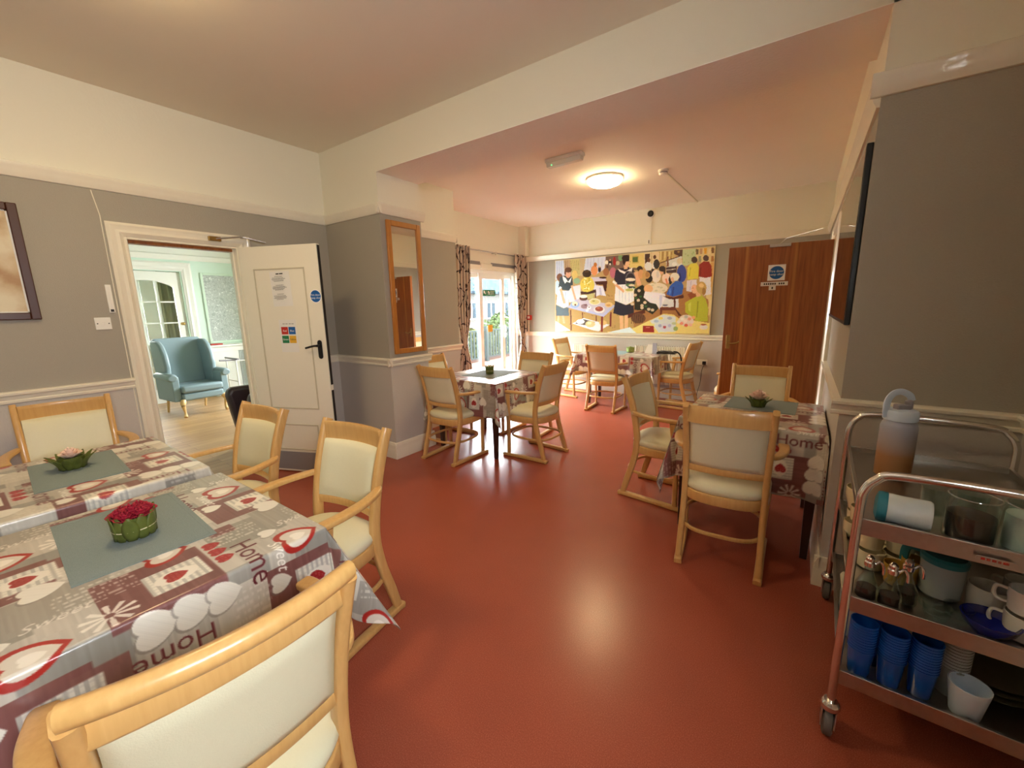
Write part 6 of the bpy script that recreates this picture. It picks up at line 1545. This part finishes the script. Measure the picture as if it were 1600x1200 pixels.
for s_ in (-1, 1):
    MB().tube(smooth_path([(s_ * .26, -.03, .25), (s_ * .285, .0, .19), (s_ * .27, -.015, .1), (s_ * .27, -.01, .04), (s_ * .28, .01, .01)]), [.034, .034, .036, .036, .036, .034, .03, .028, .026, .024, .022, .02, .018, .017, .016, .016, .017, .018, .02, .022, .024, .024, .024, .024, .024][:25], 12).build('leg', M_LEGL, wc)
    MB().tube([(s_ * .25, -.56, .25), (s_ * .25, -.64, .005)], [.02, .014], 10).build('leg', M_LEGL, wc)
# dark leather tub chair just inside the lounge
lc = thing('leather_armchair', 'dark brown leather armchair just inside the lounge doorway', 'armchair', (-4.80, 2.12, 0), PI)
for s_ in (-1, 1):
    M = Matrix(((0, 0, 1, 0), (1, 0, 0, 0), (0, 1, 0, 0), (0, 0, 0, 1))); x0, x1 = (.21, .33) if s_ > 0 else (-.33, -.21)
    MB().prism([(-.3, .08), (.3, .08), (.38, .62), (.34, .69), (.2, .69), (-.32, .66)], x0, x1, 0, M).build('arm', M_LEATHER, lc, bevel=.045, seg=5)
MB().box(-.21, .21, -.28, .3, .1, .43).build('seat', M_LEATHER, lc, bevel=.04, seg=4)
MB().prism([(-.42, .1), (-.28, .1), (-.30, .6), (-.38, .95), (-.47, .98), (-.52, .9)], -.3, .3, 0, Matrix(((0, 0, 1, 0), (1, 0, 0, 0), (0, 1, 0, 0), (0, 0, 0, 1)))).build('backrest', M_LEATHER, lc, bevel=.05, seg=5)
for (x, y) in ((-.26, .26), (.26, .26), (-.26, -.3), (.26, -.3)): MB().tube([(x, y, 0), (x, y, .1)], .018).build('leg', M_TABLE, lc)

# ---------------------------------------------------------------- outside the patio door
struct(MB().box(-7.4, X3 - .17, 3.5, 12.5, -.12, -.02).build('ground_terrace', M_BRICK, smooth=False))
struct(MB().box(-40, -7.4, -10, 45, -1.2, -1.0).build('ground_garden', mat('lawn', (44, 50, 30), .9, spec=0, noise=(.6, .6, (60, 62, 40))), smooth=False))
struct(MB().box(-7.5, -7.4, 3.5, 12.5, -1.0, .06).build('wall_terrace', M_BRICK, smooth=False))
M_FENCE = mat('dark grey fence paint', (34, 39, 39), .8, spec=0)
for k, (y0, y1) in enumerate(((7.6, 9.0), (9.1, 11.2))):
    rl = thing('balustrade', ('grey picket railing section outside left patio pane', 'grey picket railing section outside the sliding pane')[k], 'railing', (-7.3, y0, -.02))
    L = y1 - y0; MB().box(-.02, .02, 0, L, .86, .9).box(-.02, .02, 0, L, .1, .14).build('rail', M_FENCE, rl)
    pk = MB(); n = int(L / .13)
    for i in range(n + 1): pk.box(-.015, .015, i * .13, i * .13 + .05, .14, .86)
    pk.build('picket', M_FENCE, rl); MB().box(-.045, .045, -.06, .03, 0, 1.0).build('post', M_FENCE, rl)
M_HEDGE = mat('yellow green hedge leaves', (54, 54, 30), .8, spec=0, noise=(6, .8, (34, 42, 20)))
def bush(x, y, z, r, label, m=M_HEDGE, name='garden_bush', n=900, col_=None):
    rnd = random.Random(int(x * 100 + y)); mb = MB()
    for i in range(n):
        a = rnd.uniform(0, 2 * PI); c = rnd.uniform(-.6, 1); s = math.sqrt(1 - c * c); k = rnd.uniform(.7, 1.02)
        P = Vector((r * k * s * math.cos(a), r * k * s * math.sin(a), r * .9 * k * c)); d = .05 * r + .03
        u = Vector((rnd.gauss(0, 1), rnd.gauss(0, 1), rnd.gauss(0, 1))).normalized() * d; w = u.cross(Vector((rnd.gauss(0, 1), rnd.gauss(0, 1), rnd.gauss(0, 1)))).normalized() * d * .6
        mb.add([P - u, P + w, P + u, P - w], [(0, 1, 2, 3)])
    t = thing(name, label, 'bush', (x, y, z)); mb.build('foliage', m, t, smooth=False); MB().tube([(0, 0, -z - 1.0 if z > -1 else 0), (0, 0, 0)], .05).build('stem', M_TABLE, t)
bush(-8.6, 9.6, .1, .85, 'round yellow green bush beyond the terrace railing'); bush(-9.6, 11.6, -.1, .9, 'second garden bush further along behind the railing')
bush(-12, 16.5, .0, 1.4, 'large garden bush before the slate roofed house', mat('mid green leaves', (36, 46, 28), .8, spec=0, noise=(5, .7, (46, 52, 28))), n=1200)
hs = thing('slate_roof_house', 'pale house with grey slate roof beyond the patio door', 'house', (-18, 22, -1.0))
MB().box(-6, 0, -9, 9, 0, 3.6).build('walls', mat('pale render', (54, 54, 52), .8, spec=0), hs)
MB().prism([(.35, 3.55), (-3, 7.2), (-6.35, 3.55), (-6.35, 3.4), (.35, 3.4)], -9.3, 9.3, M=Matrix(((1, 0, 0, 0), (0, 0, 1, 0), (0, 1, 0, 0), (0, 0, 0, 1)))).build('roof', M_ROOF, hs, smooth=False)
for k in range(8):
    y = -8 + k * 2.1; w_ = MB().box(0, .06, y, y + 1.1, 1.7, 2.9).build('window_frame', M_PVC, hs); MB().box(.06, .08, y + .08, y + .5, 1.78, 2.82).box(.06, .08, y + .6, y + 1.02, 1.78, 2.82).build('pane', mat('dark window pane', (30, 36, 40), .5, spec=0), w_) if k < 1 else MB().box(.06, .08, y + .08, y + .5, 1.78, 2.82).box(.06, .08, y + .6, y + 1.02, 1.78, 2.82).build('pane', bpy.data.materials['dark window pane'], w_)
